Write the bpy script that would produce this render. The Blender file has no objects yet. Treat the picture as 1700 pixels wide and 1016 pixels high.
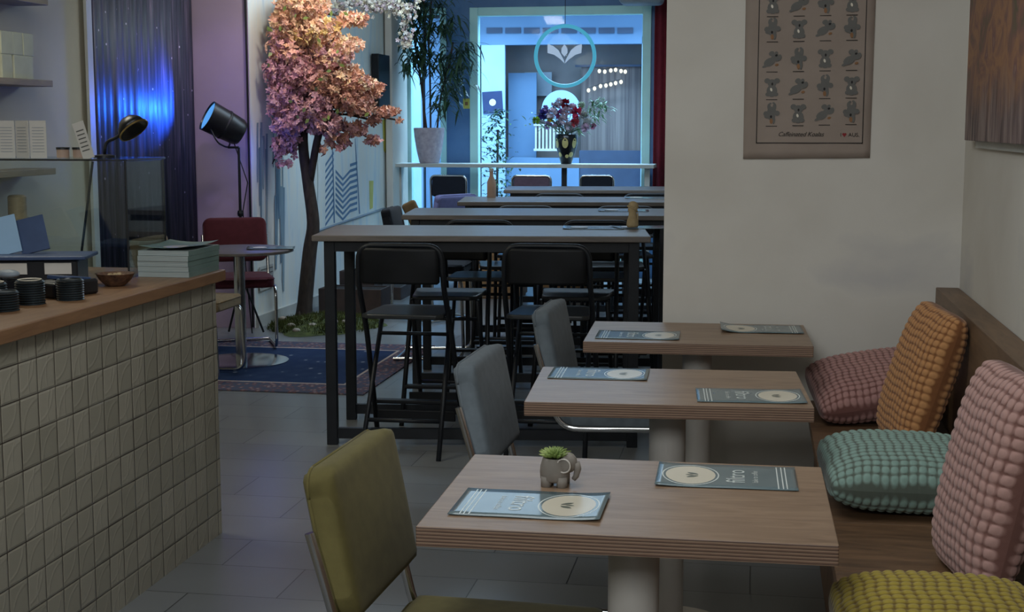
import bpy, bmesh, math, random
import numpy as np
from mathutils import Vector, Matrix, Euler
PI = math.pi
S = bpy.context.scene
COL = S.collection

# ------------------------------------------------------------------ camera
FPX, CX, CY, EYE = 2350.0, 850.0, 508.0, 1.51
PITCH = math.atan((CY - 207.0) / FPX)
YAW = math.atan((1262.0 - CX) / (FPX / math.cos(PITCH)))
cam = bpy.data.cameras.new('camera')
cam.sensor_width = 36.0
cam.lens = FPX / 1700.0 * 36.0
cam.clip_start, cam.clip_end = 0.05, 200
camo = bpy.data.objects.new('camera', cam)
COL.objects.link(camo)
camo.location = (0, 0, EYE)
camo.rotation_euler = Euler((PI/2 - PITCH, 0, YAW), 'XYZ')
S.camera = camo

# ------------------------------------------------------------------ world and light
S.view_settings.view_transform = 'Standard'
S.view_settings.look = 'None'
S.view_settings.gamma = 1
S.view_settings.use_curve_mapping = False
S.view_settings.exposure = 0.0
w = bpy.data.worlds.new('sky')
S.world = w
w.use_nodes = True
bg = w.node_tree.nodes['Background']
bg.inputs[0].default_value = (0.50, 0.75, 1.0, 1)
bg.inputs[1].default_value = 3.2

def light(name, kind, loc, energy, color, size=1.0, size_y=None, aim=None, **kw):
    l = bpy.data.lights.new(name, kind)
    l.energy = energy
    l.color = color
    if kind == 'AREA':
        l.size = size
        if size_y:
            l.shape = 'RECTANGLE'
            l.size_y = size_y
    else:
        l.shadow_soft_size = size
    for k, v in kw.items():
        setattr(l, k, v)
    o = bpy.data.objects.new(name, l)
    COL.objects.link(o)
    o.location = loc
    if aim is not None:
        o.rotation_euler = (Vector(aim) - Vector(loc)).to_track_quat('-Z', 'Y').to_euler()
    return o

LAMP = (0.93, 0.98, 1.0)
light('ceiling_light_tables', 'AREA', (-0.5, 3.4, 2.92), 34, LAMP, 0.9, 2.4, aim=(-0.2, 4.0, 0))
light('fill_light_entry', 'AREA', (-0.9, -0.8, 2.92), 100, LAMP, 1.6, 1.6, aim=(-0.5, 2.6, 0))  # added fill behind the camera, brightens the surfaces that face it
light('ceiling_light_counter', 'AREA', (-3.3, 5.6, 2.92), 42, (1.0, 0.97, 0.80), 0.6, 2.4, aim=(-3.8, 6.4, 0.6))
light('fill_light_hall', 'AREA', (-1.9, 10.5, 2.92), 120, (0.58, 0.80, 1.0), 1.2, 5.2, aim=(-2.1, 10.5, 0))  # added cool fill, makes up for daylight missing deep in the hall
light('ceiling_light_tree', 'AREA', (-2.75, 9.2, 2.95), 20, (1.0, 0.92, 0.78), 0.3, 0.3, aim=(-3.3, 10.2, 2.0))
light('daylight_street', 'AREA', (-2.2, 15.8, 5.6), 1500, (0.50, 0.76, 1.0), 5.0, 2.4, aim=(-2.1, 13.0, 0.6))
light('violet_spot', 'SPOT', (-3.05, 8.3, 2.8), 34, (0.66, 0.50, 1.0), 0.08, aim=(-3.88, 10.0, 1.6), spot_size=math.radians(38), spot_blend=0.7)

# ------------------------------------------------------------------ pixel of the photograph -> point
_f = Vector((-math.sin(YAW)*math.cos(PITCH), math.cos(YAW)*math.cos(PITCH), -math.sin(PITCH)))
_r = Vector((math.cos(YAW), math.sin(YAW), 0))
_u = _r.cross(_f)
def at(px, py, X=None, Y=None, Z=None):
    d = _f*FPX + _r*(px-CX) + _u*(CY-py)
    if Y is not None: t = Y/d.y
    elif X is not None: t = X/d.x
    else: t = (Z-EYE)/d.z
    return Vector((0, 0, EYE)) + d*t

# ------------------------------------------------------------------ materials
def srgb(r, g, b):
    def c(v):
        v /= 255.0
        return v/12.92 if v <= 0.04045 else ((v+0.055)/1.055)**2.4
    return (c(r), c(g), c(b), 1)

MATS = {}
class NT:
    def __init__(s, name, rough=0.6, color=(0.5, 0.5, 0.5, 1), metal=0.0, spec=0.5):
        s.m = bpy.data.materials.new(name)
        s.m.use_nodes = True
        s.t = s.m.node_tree
        s.b = s.t.nodes['Principled BSDF']
        s.b.inputs['Roughness'].default_value = rough
        s.b.inputs['Base Color'].default_value = color
        s.b.inputs['Metallic'].default_value = metal
        s.b.inputs['Specular IOR Level'].default_value = spec
        MATS[name] = s.m
    def n(s, typ, **kw):
        nd = s.t.nodes.new(typ)
        for k, v in kw.items():
            if k.startswith('i_'):
                key = k[2:]
                nd.inputs[int(key) if key.isdigit() else key.replace('_', ' ')].default_value = v
            else:
                setattr(nd, k, v)
        return nd
    def l(s, a, b): s.t.links.new(a, b)
    def coord(s, scale=(1, 1, 1), rot=(0, 0, 0)):
        tc = s.n('ShaderNodeTexCoord')
        mp = s.n('ShaderNodeMapping')
        mp.inputs['Scale'].default_value = scale
        mp.inputs['Rotation'].default_value = rot
        s.l(tc.outputs['Object'], mp.inputs[0])
        return mp.outputs[0]
    def noise(s, vec, scale, detail=4, dist=0.0):
        nd = s.n('ShaderNodeTexNoise')
        nd.inputs['Scale'].default_value = scale
        nd.inputs['Detail'].default_value = detail
        nd.inputs['Distortion'].default_value = dist
        s.l(vec, nd.inputs['Vector'])
        return nd.outputs['Fac']
    def ramp(s, fac, stops):
        nd = s.n('ShaderNodeValToRGB')
        e = nd.color_ramp.elements
        e[0].position, e[0].color = stops[0]
        e[1].position, e[1].color = stops[-1]
        for p, c in stops[1:-1]:
            x = e.new(p); x.color = c
        s.l(fac, nd.inputs[0])
        return nd.outputs[0]
    def bump(s, h, strength=0.2, dist=0.01):
        nd = s.n('ShaderNodeBump')
        nd.inputs['Strength'].default_value = strength
        nd.inputs['Distance'].default_value = dist
        s.l(h, nd.inputs['Height'])
        s.l(nd.outputs[0], s.b.inputs['Normal'])
    def col(s, c): s.l(c, s.b.inputs['Base Color'])
    def math(s, op, a, b=None):
        nd = s.n('ShaderNodeMath', operation=op)
        for i, v in enumerate((a, b)):
            if v is None: continue
            if isinstance(v, (int, float)): nd.inputs[i].default_value = v
            else: s.l(v, nd.inputs[i])
        return nd.outputs[0]

def varied(name, c1, c2, scale=8, rough=0.6, metal=0.0, bump=0.0, stretch=(1, 1, 1), detail=4, spec=0.5, dist=0.0):
    t = NT(name, rough, metal=metal, spec=spec)
    v = t.coord(stretch)
    f = t.noise(v, scale, detail, dist)
    t.col(t.ramp(f, [(0.3, c1), (0.7, c2)]))
    if bump:
        t.bump(f, bump, 0.004)
    return t.m

def plain(name, c, rough=0.5, metal=0.0, spec=0.5):
    c2 = tuple(min(1, x*1.12+0.002) for x in c[:3]) + (1,)
    return varied(name, c, c2, 14, rough, metal, spec=spec)

def fabric(name, c, rough=0.9, weave=900):
    t = NT(name, rough, spec=0.2)
    v = t.coord()
    f = t.noise(v, 30, 3)
    f2 = t.noise(v, weave, 1)
    d = tuple(x*0.82 for x in c[:3]) + (1,)
    t.col(t.ramp(f, [(0.3, d), (0.7, c)]))
    t.bump(f2, 0.25, 0.001)
    t.b.inputs['Sheen Weight'].default_value = 0.10
    t.b.inputs['Sheen Roughness'].default_value = 0.4
    return t.m

def emit(name, c, strength):
    t = NT(name, 0.5, (0, 0, 0, 1))
    t.b.inputs['Emission Color'].default_value = c
    t.b.inputs['Emission Strength'].default_value = strength
    return t.m

def glass(name, tint=(1, 1, 1, 1), refl=0.12):
    m = bpy.data.materials.new(name)
    m.use_nodes = True
    nt = m.node_tree
    nt.nodes.clear()
    o = nt.nodes.new('ShaderNodeOutputMaterial')
    mx = nt.nodes.new('ShaderNodeMixShader')
    tr = nt.nodes.new('ShaderNodeBsdfTransparent')
    gl = nt.nodes.new('ShaderNodeBsdfGlossy')
    lw = nt.nodes.new('ShaderNodeLayerWeight')
    mm = nt.nodes.new('ShaderNodeMath'); mm.operation = 'MULTIPLY_ADD'
    mm.inputs[1].default_value = 0.55 if refl > 0.05 else 0.03; mm.inputs[2].default_value = refl*0.1 if refl < 0.05 else refl*0.4
    lw.inputs[0].default_value = 0.25
    gl.inputs['Roughness'].default_value = 0.02
    tr.inputs[0].default_value = tint
    nt.links.new(lw.outputs['Fresnel'], mm.inputs[0])
    nt.links.new(mm.outputs[0], mx.inputs[0])
    nt.links.new(tr.outputs[0], mx.inputs[1])
    nt.links.new(gl.outputs[0], mx.inputs[2])
    nt.links.new(mx.outputs[0], o.inputs[0])
    MATS[name] = m
    return m

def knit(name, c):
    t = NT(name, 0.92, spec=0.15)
    a = t.n('ShaderNodeAttribute', attribute_name='groove_shade')
    g = tuple(x*k for x, k in zip(c[:3], (0.42, 0.34, 0.32))) + (1,)  # groove colour: shade between the bumps painted into the knit
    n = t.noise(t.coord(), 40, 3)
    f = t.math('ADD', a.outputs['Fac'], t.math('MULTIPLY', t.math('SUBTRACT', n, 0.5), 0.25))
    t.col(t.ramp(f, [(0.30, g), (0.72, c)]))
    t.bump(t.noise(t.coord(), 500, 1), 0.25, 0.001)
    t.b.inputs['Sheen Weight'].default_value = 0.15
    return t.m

# walls
t = NT('white_wall', 0.85, spec=0.2)
v = t.coord()
f = t.noise(v, 1.6, 6, 0.4)
t.col(t.ramp(f, [(0.35, srgb(196, 191, 182)), (0.62, srgb(206, 202, 194)), (0.82, srgb(184, 182, 182))]))
t.bump(t.noise(v, 60, 3), 0.08, 0.003)
t = NT('grey_wall', 0.85, spec=0.2)
v = t.coord()
t.col(t.ramp(t.noise(v, 1.2, 5), [(0.3, srgb(178, 172, 154)), (0.7, srgb(190, 184, 168))]))
varied('pillar_wall', srgb(158, 142, 168), srgb(168, 152, 178), 2, 0.8)
varied('ceiling_paint', srgb(205, 202, 195), srgb(215, 212, 205), 3, 0.9)
varied('blue_paint', srgb(70, 112, 160), srgb(84, 126, 172), 5, 0.5)
varied('teal_frame', srgb(178, 226, 226), srgb(190, 234, 232), 5, 0.45)
# floor tiles
t = NT('floor_tiles', 0.34)
v = t.coord((1, 1, 1))
br = t.n('ShaderNodeTexBrick')
br.inputs['Scale'].default_value = 1.0
br.inputs['Brick Width'].default_value = 0.6
br.inputs['Row Height'].default_value = 0.3
br.inputs['Mortar Size'].default_value = 0.0022
br.inputs['Color1'].default_value = srgb(112, 114, 116)
br.inputs['Color2'].default_value = srgb(124, 126, 127)
br.inputs['Mortar'].default_value = srgb(52, 53, 54)
t.l(v, br.inputs['Vector'])
nz = t.noise(v, 3.0, 6, 0.6)
mx = t.n('ShaderNodeMix', data_type='RGBA', blend_type='MULTIPLY')
mx.inputs['Factor'].default_value = 0.6
t.l(br.outputs['Color'], mx.inputs['A'])
t.l(t.ramp(nz, [(0.25, (0.8, 0.8, 0.8, 1)), (0.75, (1, 1, 1, 1))]), mx.inputs['B'])
t.col(mx.outputs['Result'])
t.b.inputs['Roughness'].default_value = 0.29

def wood(name, c1, c2, rough=0.42, scale=6, stretch=(1, 9, 9), rot=(0, 0, 0)):
    t = NT(name, rough)
    v = t.coord(stretch, rot)
    f = t.noise(v, scale, 6, 1.4)
    g = t.noise(t.coord((1, 1, 1)), 2.5, 4, 0.5)
    fa = t.math('MULTIPLY_ADD', f, 0.7)
    t.t.nodes[-1].inputs[2].default_value = 0.0
    s2 = t.math('ADD', fa, t.math('MULTIPLY', g, 0.3))
    t.col(t.ramp(s2, [(0.32, c1), (0.68, c2)]))
    t.bump(f, 0.06, 0.002)
    return t.m
wood('ply_face', srgb(120, 96, 76), srgb(154, 128, 104), 0.36, 5, (1, 7, 7))
wood('counter_wood', srgb(116, 84, 58), srgb(146, 110, 78), 0.4, 4, (8, 1, 8))
wood('bench_wood', srgb(82, 60, 42), srgb(122, 92, 66), 0.5, 4, (1.2, 7, 7))
wood('bench_back_wood', srgb(92, 72, 54), srgb(126, 100, 76), 0.5, 4, (7, 1, 7))
wood('grey_table_wood', srgb(86, 80, 76), srgb(112, 104, 98), 0.38, 4, (1, 8, 8))
wood('shelf_wood', srgb(120, 104, 80), srgb(150, 132, 102), 0.55, 4, (8, 1, 8))
wood('crate_wood', srgb(128, 92, 56), srgb(160, 120, 78), 0.6, 4, (1, 1, 8))
# laminated ply edge: stripes by height
t = NT('ply_edge', 0.5)
v = t.coord()
sp = t.n('ShaderNodeSeparateXYZ'); t.l(v, sp.inputs[0])
wob = t.math('MULTIPLY', t.noise(t.coord((1, 1, 20)), 9, 4), 0.0016)
zz = t.math('ADD', sp.outputs[2], wob)
st = t.math('FRACT', t.math('MULTIPLY', zz, 150.0))
nn = t.noise(t.coord((3, 3, 60)), 9, 3)
sm = t.math('ADD', t.math('MULTIPLY', st, 0.75), t.math('MULTIPLY', nn, 0.3))
t.col(t.ramp(sm, [(0.25, srgb(78, 58, 48)), (0.5, srgb(116, 90, 74)), (0.85, srgb(156, 130, 108))]))
t.bump(st, 0.15, 0.001)

# wall tiles of the counter: embossed leaf arcs
t = NT('counter_tiles', 0.28)
v = t.coord()
sp = t.n('ShaderNodeSeparateXYZ'); t.l(v, sp.inputs[0])
P = 0.0985
along = t.math('ADD', sp.outputs[1], sp.outputs[0])
ty = t.math('DIVIDE', t.math('ADD', along, 50.0), P)
tz = t.math('DIVIDE', t.math('ADD', sp.outputs[2], 0.0115), P)
fy = t.math('FRACT', ty); fz = t.math('FRACT', tz)
cy_ = t.math('FLOOR', ty); cz_ = t.math('FLOOR', tz)
def edge(f): return t.math('MINIMUM', f, t.math('SUBTRACT', 1.0, f))
wv = t.math('MULTIPLY', t.math('SUBTRACT', t.noise(v, 9, 2), 0.5), 0.03)
ed = t.math('ADD', t.math('MINIMUM', edge(fy), edge(fz)), wv)
rnd = t.n('ShaderNodeTexWhiteNoise', noise_dimensions='2D')
cb = t.n('ShaderNodeCombineXYZ'); t.l(cy_, cb.inputs[0]); t.l(cz_, cb.inputs[1]); t.l(cb.outputs[0], rnd.inputs['Vector'])
# arcs: distance from a tile corner near a radius
def arc(ox, oz, rad, wd):
    dx = t.math('SUBTRACT', fy, ox); dz = t.math('SUBTRACT', fz, oz)
    d = t.math('SQRT', t.math('ADD', t.math('MULTIPLY', dx, dx), t.math('MULTIPLY', dz, dz)))
    return t.math('SUBTRACT', 1.0, t.math('MINIMUM', 1.0, t.math('DIVIDE', t.math('ABSOLUTE', t.math('SUBTRACT', d, rad)), wd)))
par = t.math('MODULO', t.math('ADD', cy_, cz_), 2.0)
a1 = t.math('MULTIPLY', arc(0.0, 1.0, 0.82, 0.07), par)
a2 = t.math('MULTIPLY', arc(1.0, 0.0, 0.86, 0.07), t.math('SUBTRACT', 1.0, par))
a3 = t.math('MULTIPLY', arc(1.6, 0.4, 1.1, 0.05), t.math('GREATER_THAN', rnd.outputs['Value'], 0.5))
h = t.math('ADD', t.math('ADD', a1, a2), a3)
hh = t.math('ADD', t.math('MULTIPLY', h, 0.35), t.math('MULTIPLY', t.math('MINIMUM', 1.0, t.math('MULTIPLY', ed, 14.0)), 1.0))
c = t.ramp(rnd.outputs['Value'], [(0.0, srgb(150, 145, 130)), (1.0, srgb(166, 160, 145))])
mx = t.n('ShaderNodeMix', data_type='RGBA')
t.l(t.math('GREATER_THAN', ed, 0.017), mx.inputs['Factor'])
mx.inputs['A'].default_value = srgb(66, 56, 48)
t.l(c, mx.inputs['B'])
t.col(mx.outputs['Result'])
t.bump(hh, 0.5, 0.004)

# rug
t = NT('rug_pile', 0.95, spec=0.1)
v = t.coord()
sp = t.n('ShaderNodeSeparateXYZ'); t.l(v, sp.inputs[0])
ax = t.math('SUBTRACT', 1.25, t.math('ABSOLUTE', sp.outputs[0]))
ay = t.math('SUBTRACT', 0.9, t.math('ABSOLUTE', sp.outputs[1]))
dd = t.math('MINIMUM', ax, ay)
vor = t.n('ShaderNodeTexVoronoi'); vor.inputs['Scale'].default_value = 22; t.l(v, vor.inputs['Vector'])
vor2 = t.n('ShaderNodeTexVoronoi'); vor2.inputs['Scale'].default_value = 7; t.l(v, vor2.inputs['Vector'])
border = t.ramp(vor.outputs['Distance'], [(0.15, srgb(140, 130, 134)), (0.35, srgb(112, 82, 86)), (0.6, srgb(78, 82, 100))])
field = t.ramp(vor2.outputs['Distance'], [(0.09, srgb(130, 136, 150)), (0.16, srgb(46, 62, 92)), (0.6, srgb(38, 54, 86))])
mx = t.n('ShaderNodeMix', data_type='RGBA')
t.l(t.math('LESS_THAN', dd, 0.26), mx.inputs['Factor'])
t.l(field, mx.inputs['A']); t.l(border, mx.inputs['B'])
mx2 = t.n('ShaderNodeMix', data_type='RGBA')
t.l(t.math('LESS_THAN', t.math('ABSOLUTE', t.math('SUBTRACT', dd, 0.27)), 0.012), mx2.inputs['Factor'])
t.l(mx.outputs['Result'], mx2.inputs['A']); mx2.inputs['B'].default_value = srgb(176, 160, 150)
t.col(mx2.outputs['Result'])

# dark banner picture with streaks and a few lights of a night skyline
t = NT('banner_print', 0.5, spec=0.3)
v = t.coord((1, 1, 1))
st = t.noise(t.coord((1, 26, 1.2)), 1.6, 5)
c1 = t.ramp(st, [(0.35, srgb(38, 42, 56)), (0.52, srgb(58, 60, 78)), (0.66, srgb(86, 78, 100)), (0.8, srgb(130, 112, 134))])
vo = t.n('ShaderNodeTexVoronoi'); vo.inputs['Scale'].default_value = 9
t.l(t.coord((1, 1.5, 1)), vo.inputs['Vector'])
mx = t.n('ShaderNodeMix', data_type='RGBA')
t.l(t.math('LESS_THAN', vo.outputs['Distance'], 0.07), mx.inputs['Factor'])
t.l(c1, mx.inputs['A']); mx.inputs['B'].default_value = srgb(190, 180, 210)
t.col(mx.outputs['Result'])

# mural on the left wall: soft drips and stripes
t = NT('mural_paint', 0.7, spec=0.2)
f1 = t.noise(t.coord((1, 5, 0.7)), 2.2, 5, 0.6)
t.col(t.ramp(f1, [(0.3, srgb(190, 204, 212)), (0.45, srgb(214, 220, 218)), (0.6, srgb(220, 220, 212)), (0.75, srgb(204, 214, 220))]))
t = NT('drip_paint', 0.7, spec=0.2)
t.col(t.ramp(t.noise(t.coord((8, 8, 0.8)), 2.0, 4), [(0.35, srgb(90, 116, 136)), (0.65, srgb(150, 170, 180))]))
# autumn painting
t = NT('autumn_painting', 0.6, spec=0.3)
v = t.coord()
sp = t.n('ShaderNodeSeparateXYZ'); t.l(v, sp.inputs[0])
blot = t.noise(t.coord((1, 0.9, 1.2)), 6.0, 7, 1.0)
top = t.ramp(blot, [(0.28, srgb(84, 92, 66)), (0.42, srgb(128, 94, 84)), (0.55, srgb(160, 118, 86)), (0.68, srgb(120, 86, 84)), (0.8, srgb(176, 150, 128))])
tr = t.noise(t.coord((1, 5, 0.8)), 4.0, 6, 0.6)
low = t.ramp(tr, [(0.36, srgb(66, 56, 58)), (0.5, srgb(118, 100, 98)), (0.66, srgb(150, 134, 128))])
mr = t.n('ShaderNodeMapRange'); mr.inputs[1].default_value = -0.30; mr.inputs[2].default_value = -0.14
wz = t.math('ADD', sp.outputs[2], t.math('MULTIPLY', t.noise(t.coord((1, 3, 1)), 3, 3), 0.16))
t.l(wz, mr.inputs[0])
mx = t.n('ShaderNodeMix', data_type='RGBA')
t.l(mr.outputs[0], mx.inputs['Factor']); t.l(low, mx.inputs['A']); t.l(top, mx.inputs['B'])
t.col(mx.outputs['Result'])

varied('poster_cloth', srgb(144, 131, 121), srgb(153, 140, 130), 6, 0.95, spec=0.1)
plain('print_grey', srgb(98, 97, 94), 0.9)
plain('print_black', srgb(34, 32, 32), 0.9)
plain('print_brown', srgb(132, 96, 66), 0.9)
plain('print_red', srgb(128, 40, 44), 0.9)
varied('black_steel', srgb(15, 18, 24), srgb(24, 28, 34), 12, 0.45, 0.0, spec=0.35)
varied('black_plastic', srgb(9, 11, 15), srgb(16, 18, 23), 12, 0.5, spec=0.3)
varied('stool_seat', srgb(34, 36, 38), srgb(46, 48, 50), 12, 0.35)
varied('chrome', srgb(190, 190, 190), srgb(205, 205, 205), 10, 0.16, 1.0)
varied('lamp_black', srgb(16, 18, 22), srgb(26, 28, 34), 12, 0.35)
varied('brass', srgb(176, 150, 96), srgb(196, 170, 110), 10, 0.3, 1.0)
varied('pedestal_paint', srgb(186, 180, 172), srgb(200, 195, 188), 4, 0.4)
fabric('olive_velvet', srgb(102, 94, 56))
fabric('grey_blue_fabric', srgb(98, 106, 112))
fabric('red_fabric', srgb(82, 36, 44))
fabric('dark_fabric', srgb(28, 32, 42))
fabric('brown_fabric', srgb(92, 76, 88))
fabric('violet_fabric', srgb(96, 98, 138))
fabric('bag_fabric', srgb(136, 116, 88))
fabric('red_curtain', srgb(120, 36, 48))
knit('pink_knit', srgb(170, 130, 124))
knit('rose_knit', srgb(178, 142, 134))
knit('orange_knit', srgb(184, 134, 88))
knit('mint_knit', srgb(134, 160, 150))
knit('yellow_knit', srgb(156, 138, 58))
varied('menu_paper', srgb(92, 108, 112), srgb(104, 120, 124), 7, 0.2)
varied('menu_paper_aged', srgb(98, 120, 114), srgb(114, 136, 130), 7, 0.4)
varied('cream_ink', srgb(204, 196, 176), srgb(212, 204, 186), 10, 0.3)
varied('white_ink', srgb(204, 212, 208), srgb(216, 222, 218), 10, 0.3)
varied('leaf_ink', srgb(92, 98, 88), srgb(104, 110, 100), 10, 0.4)
t = NT('page_edges', 0.7)
sp = t.n('ShaderNodeSeparateXYZ'); t.l(t.coord(), sp.inputs[0])
t.col(t.ramp(t.math('FRACT', t.math('MULTIPLY', sp.outputs[2], 190.0)), [(0.2, srgb(126, 140, 140)), (0.6, srgb(176, 184, 182))]))
varied('white_paper', srgb(196, 192, 184), srgb(210, 206, 198), 8, 0.7)
varied('white_box', srgb(176, 178, 160), srgb(190, 192, 174), 8, 0.7)
varied('bark', srgb(38, 33, 31), srgb(64, 55, 50), 14, 0.85, bump=0.6, stretch=(3, 3, 1))
varied('concrete', srgb(118, 112, 105), srgb(142, 135, 127), 16, 0.85, bump=0.2)
varied('stone_pot', srgb(158, 150, 164), srgb(186, 178, 188), 26, 0.85, bump=0.3)
varied('succulent_leaf', srgb(104, 126, 62), srgb(158, 172, 98), 20, 0.5)
varied('plant_leaf', srgb(26, 48, 34), srgb(66, 96, 66), 9, 0.4)
varied('pale_leaf', srgb(92, 128, 96), srgb(150, 182, 136), 9, 0.5)
varied('moss', srgb(38, 48, 20), srgb(86, 96, 44), 18, 0.95)
varied('pebble', srgb(150, 140, 130), srgb(176, 168, 156), 8, 0.7)
varied('soil', srgb(30, 26, 24), srgb(46, 38, 34), 22, 0.95)
varied('dark_wood', srgb(44, 34, 32), srgb(66, 50, 44), 10, 0.6)
varied('white_shelf', srgb(170, 172, 168), srgb(190, 192, 188), 4, 0.5)
varied('vase_black', srgb(14, 16, 20), srgb(22, 24, 30), 8, 0.18)
varied('vase_gold', srgb(186, 174, 110), srgb(200, 190, 130), 20, 0.35)
varied('wicker', srgb(54, 34, 26), srgb(110, 78, 56), 60, 0.7, bump=0.5)
varied('lid_plastic', srgb(24, 30, 34), srgb(40, 48, 52), 20, 0.32)
varied('terracotta_cup', srgb(160, 134, 118), srgb(176, 150, 134), 10, 0.6)
varied('navy_card', srgb(28, 44, 84), srgb(40, 56, 98), 10, 0.6)
varied('yellow_sign', srgb(190, 182, 80), srgb(204, 196, 100), 10, 0.5)
varied('blue_card', srgb(40, 60, 96), srgb(56, 78, 116), 10, 0.45)
varied('tan_felt', srgb(158, 138, 104), srgb(180, 160, 124), 30, 0.9)
varied('street_asphalt', srgb(88, 92, 98), srgb(112, 116, 122), 12, 0.9)
varied('facade_blue', srgb(84, 114, 146), srgb(98, 128, 160), 2, 0.7)
varied('facade_pale', srgb(142, 176, 206), srgb(158, 190, 216), 2, 0.7)
varied('facade_taupe', srgb(112, 104, 104), srgb(130, 122, 120), 3, 0.7)
t = NT('facade_curtain', 0.8)
t.col(t.ramp(t.noise(t.coord((14, 1, 0.3)), 2.0, 3), [(0.35, srgb(88, 78, 78)), (0.65, srgb(122, 110, 106))]))
varied('facade_dark', srgb(42, 54, 76), srgb(56, 70, 94), 3, 0.6)
varied('painted_metal_grey', srgb(120, 130, 140), srgb(140, 150, 160), 5, 0.5)
emit('neon_cyan', (0.10, 0.62, 0.92, 1), 0.55)
emit('bulb_glow', (1.0, 0.86, 0.66, 1), 1.6)
emit('lamp_lens', (0.10, 0.36, 0.85, 1), 1.0)
emit('logo_glow', (0.42, 0.58, 0.80, 1), 0.75)  # emission added to the logo so that it reads pale
glass('window_glass', (0.90, 0.97, 1.0, 1), 0.03)
glass('case_glass', (0.86, 0.93, 0.94, 1), 0.2)
# blossom, flowers: colour by face
t = NT('blossom_petals', 0.8, spec=0.2)
at_ = t.n('ShaderNodeAttribute', attribute_name='tint')
t.col(at_.outputs['Color'])
t.b.inputs['Subsurface Weight'].default_value = 0.0
M = MATS

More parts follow.
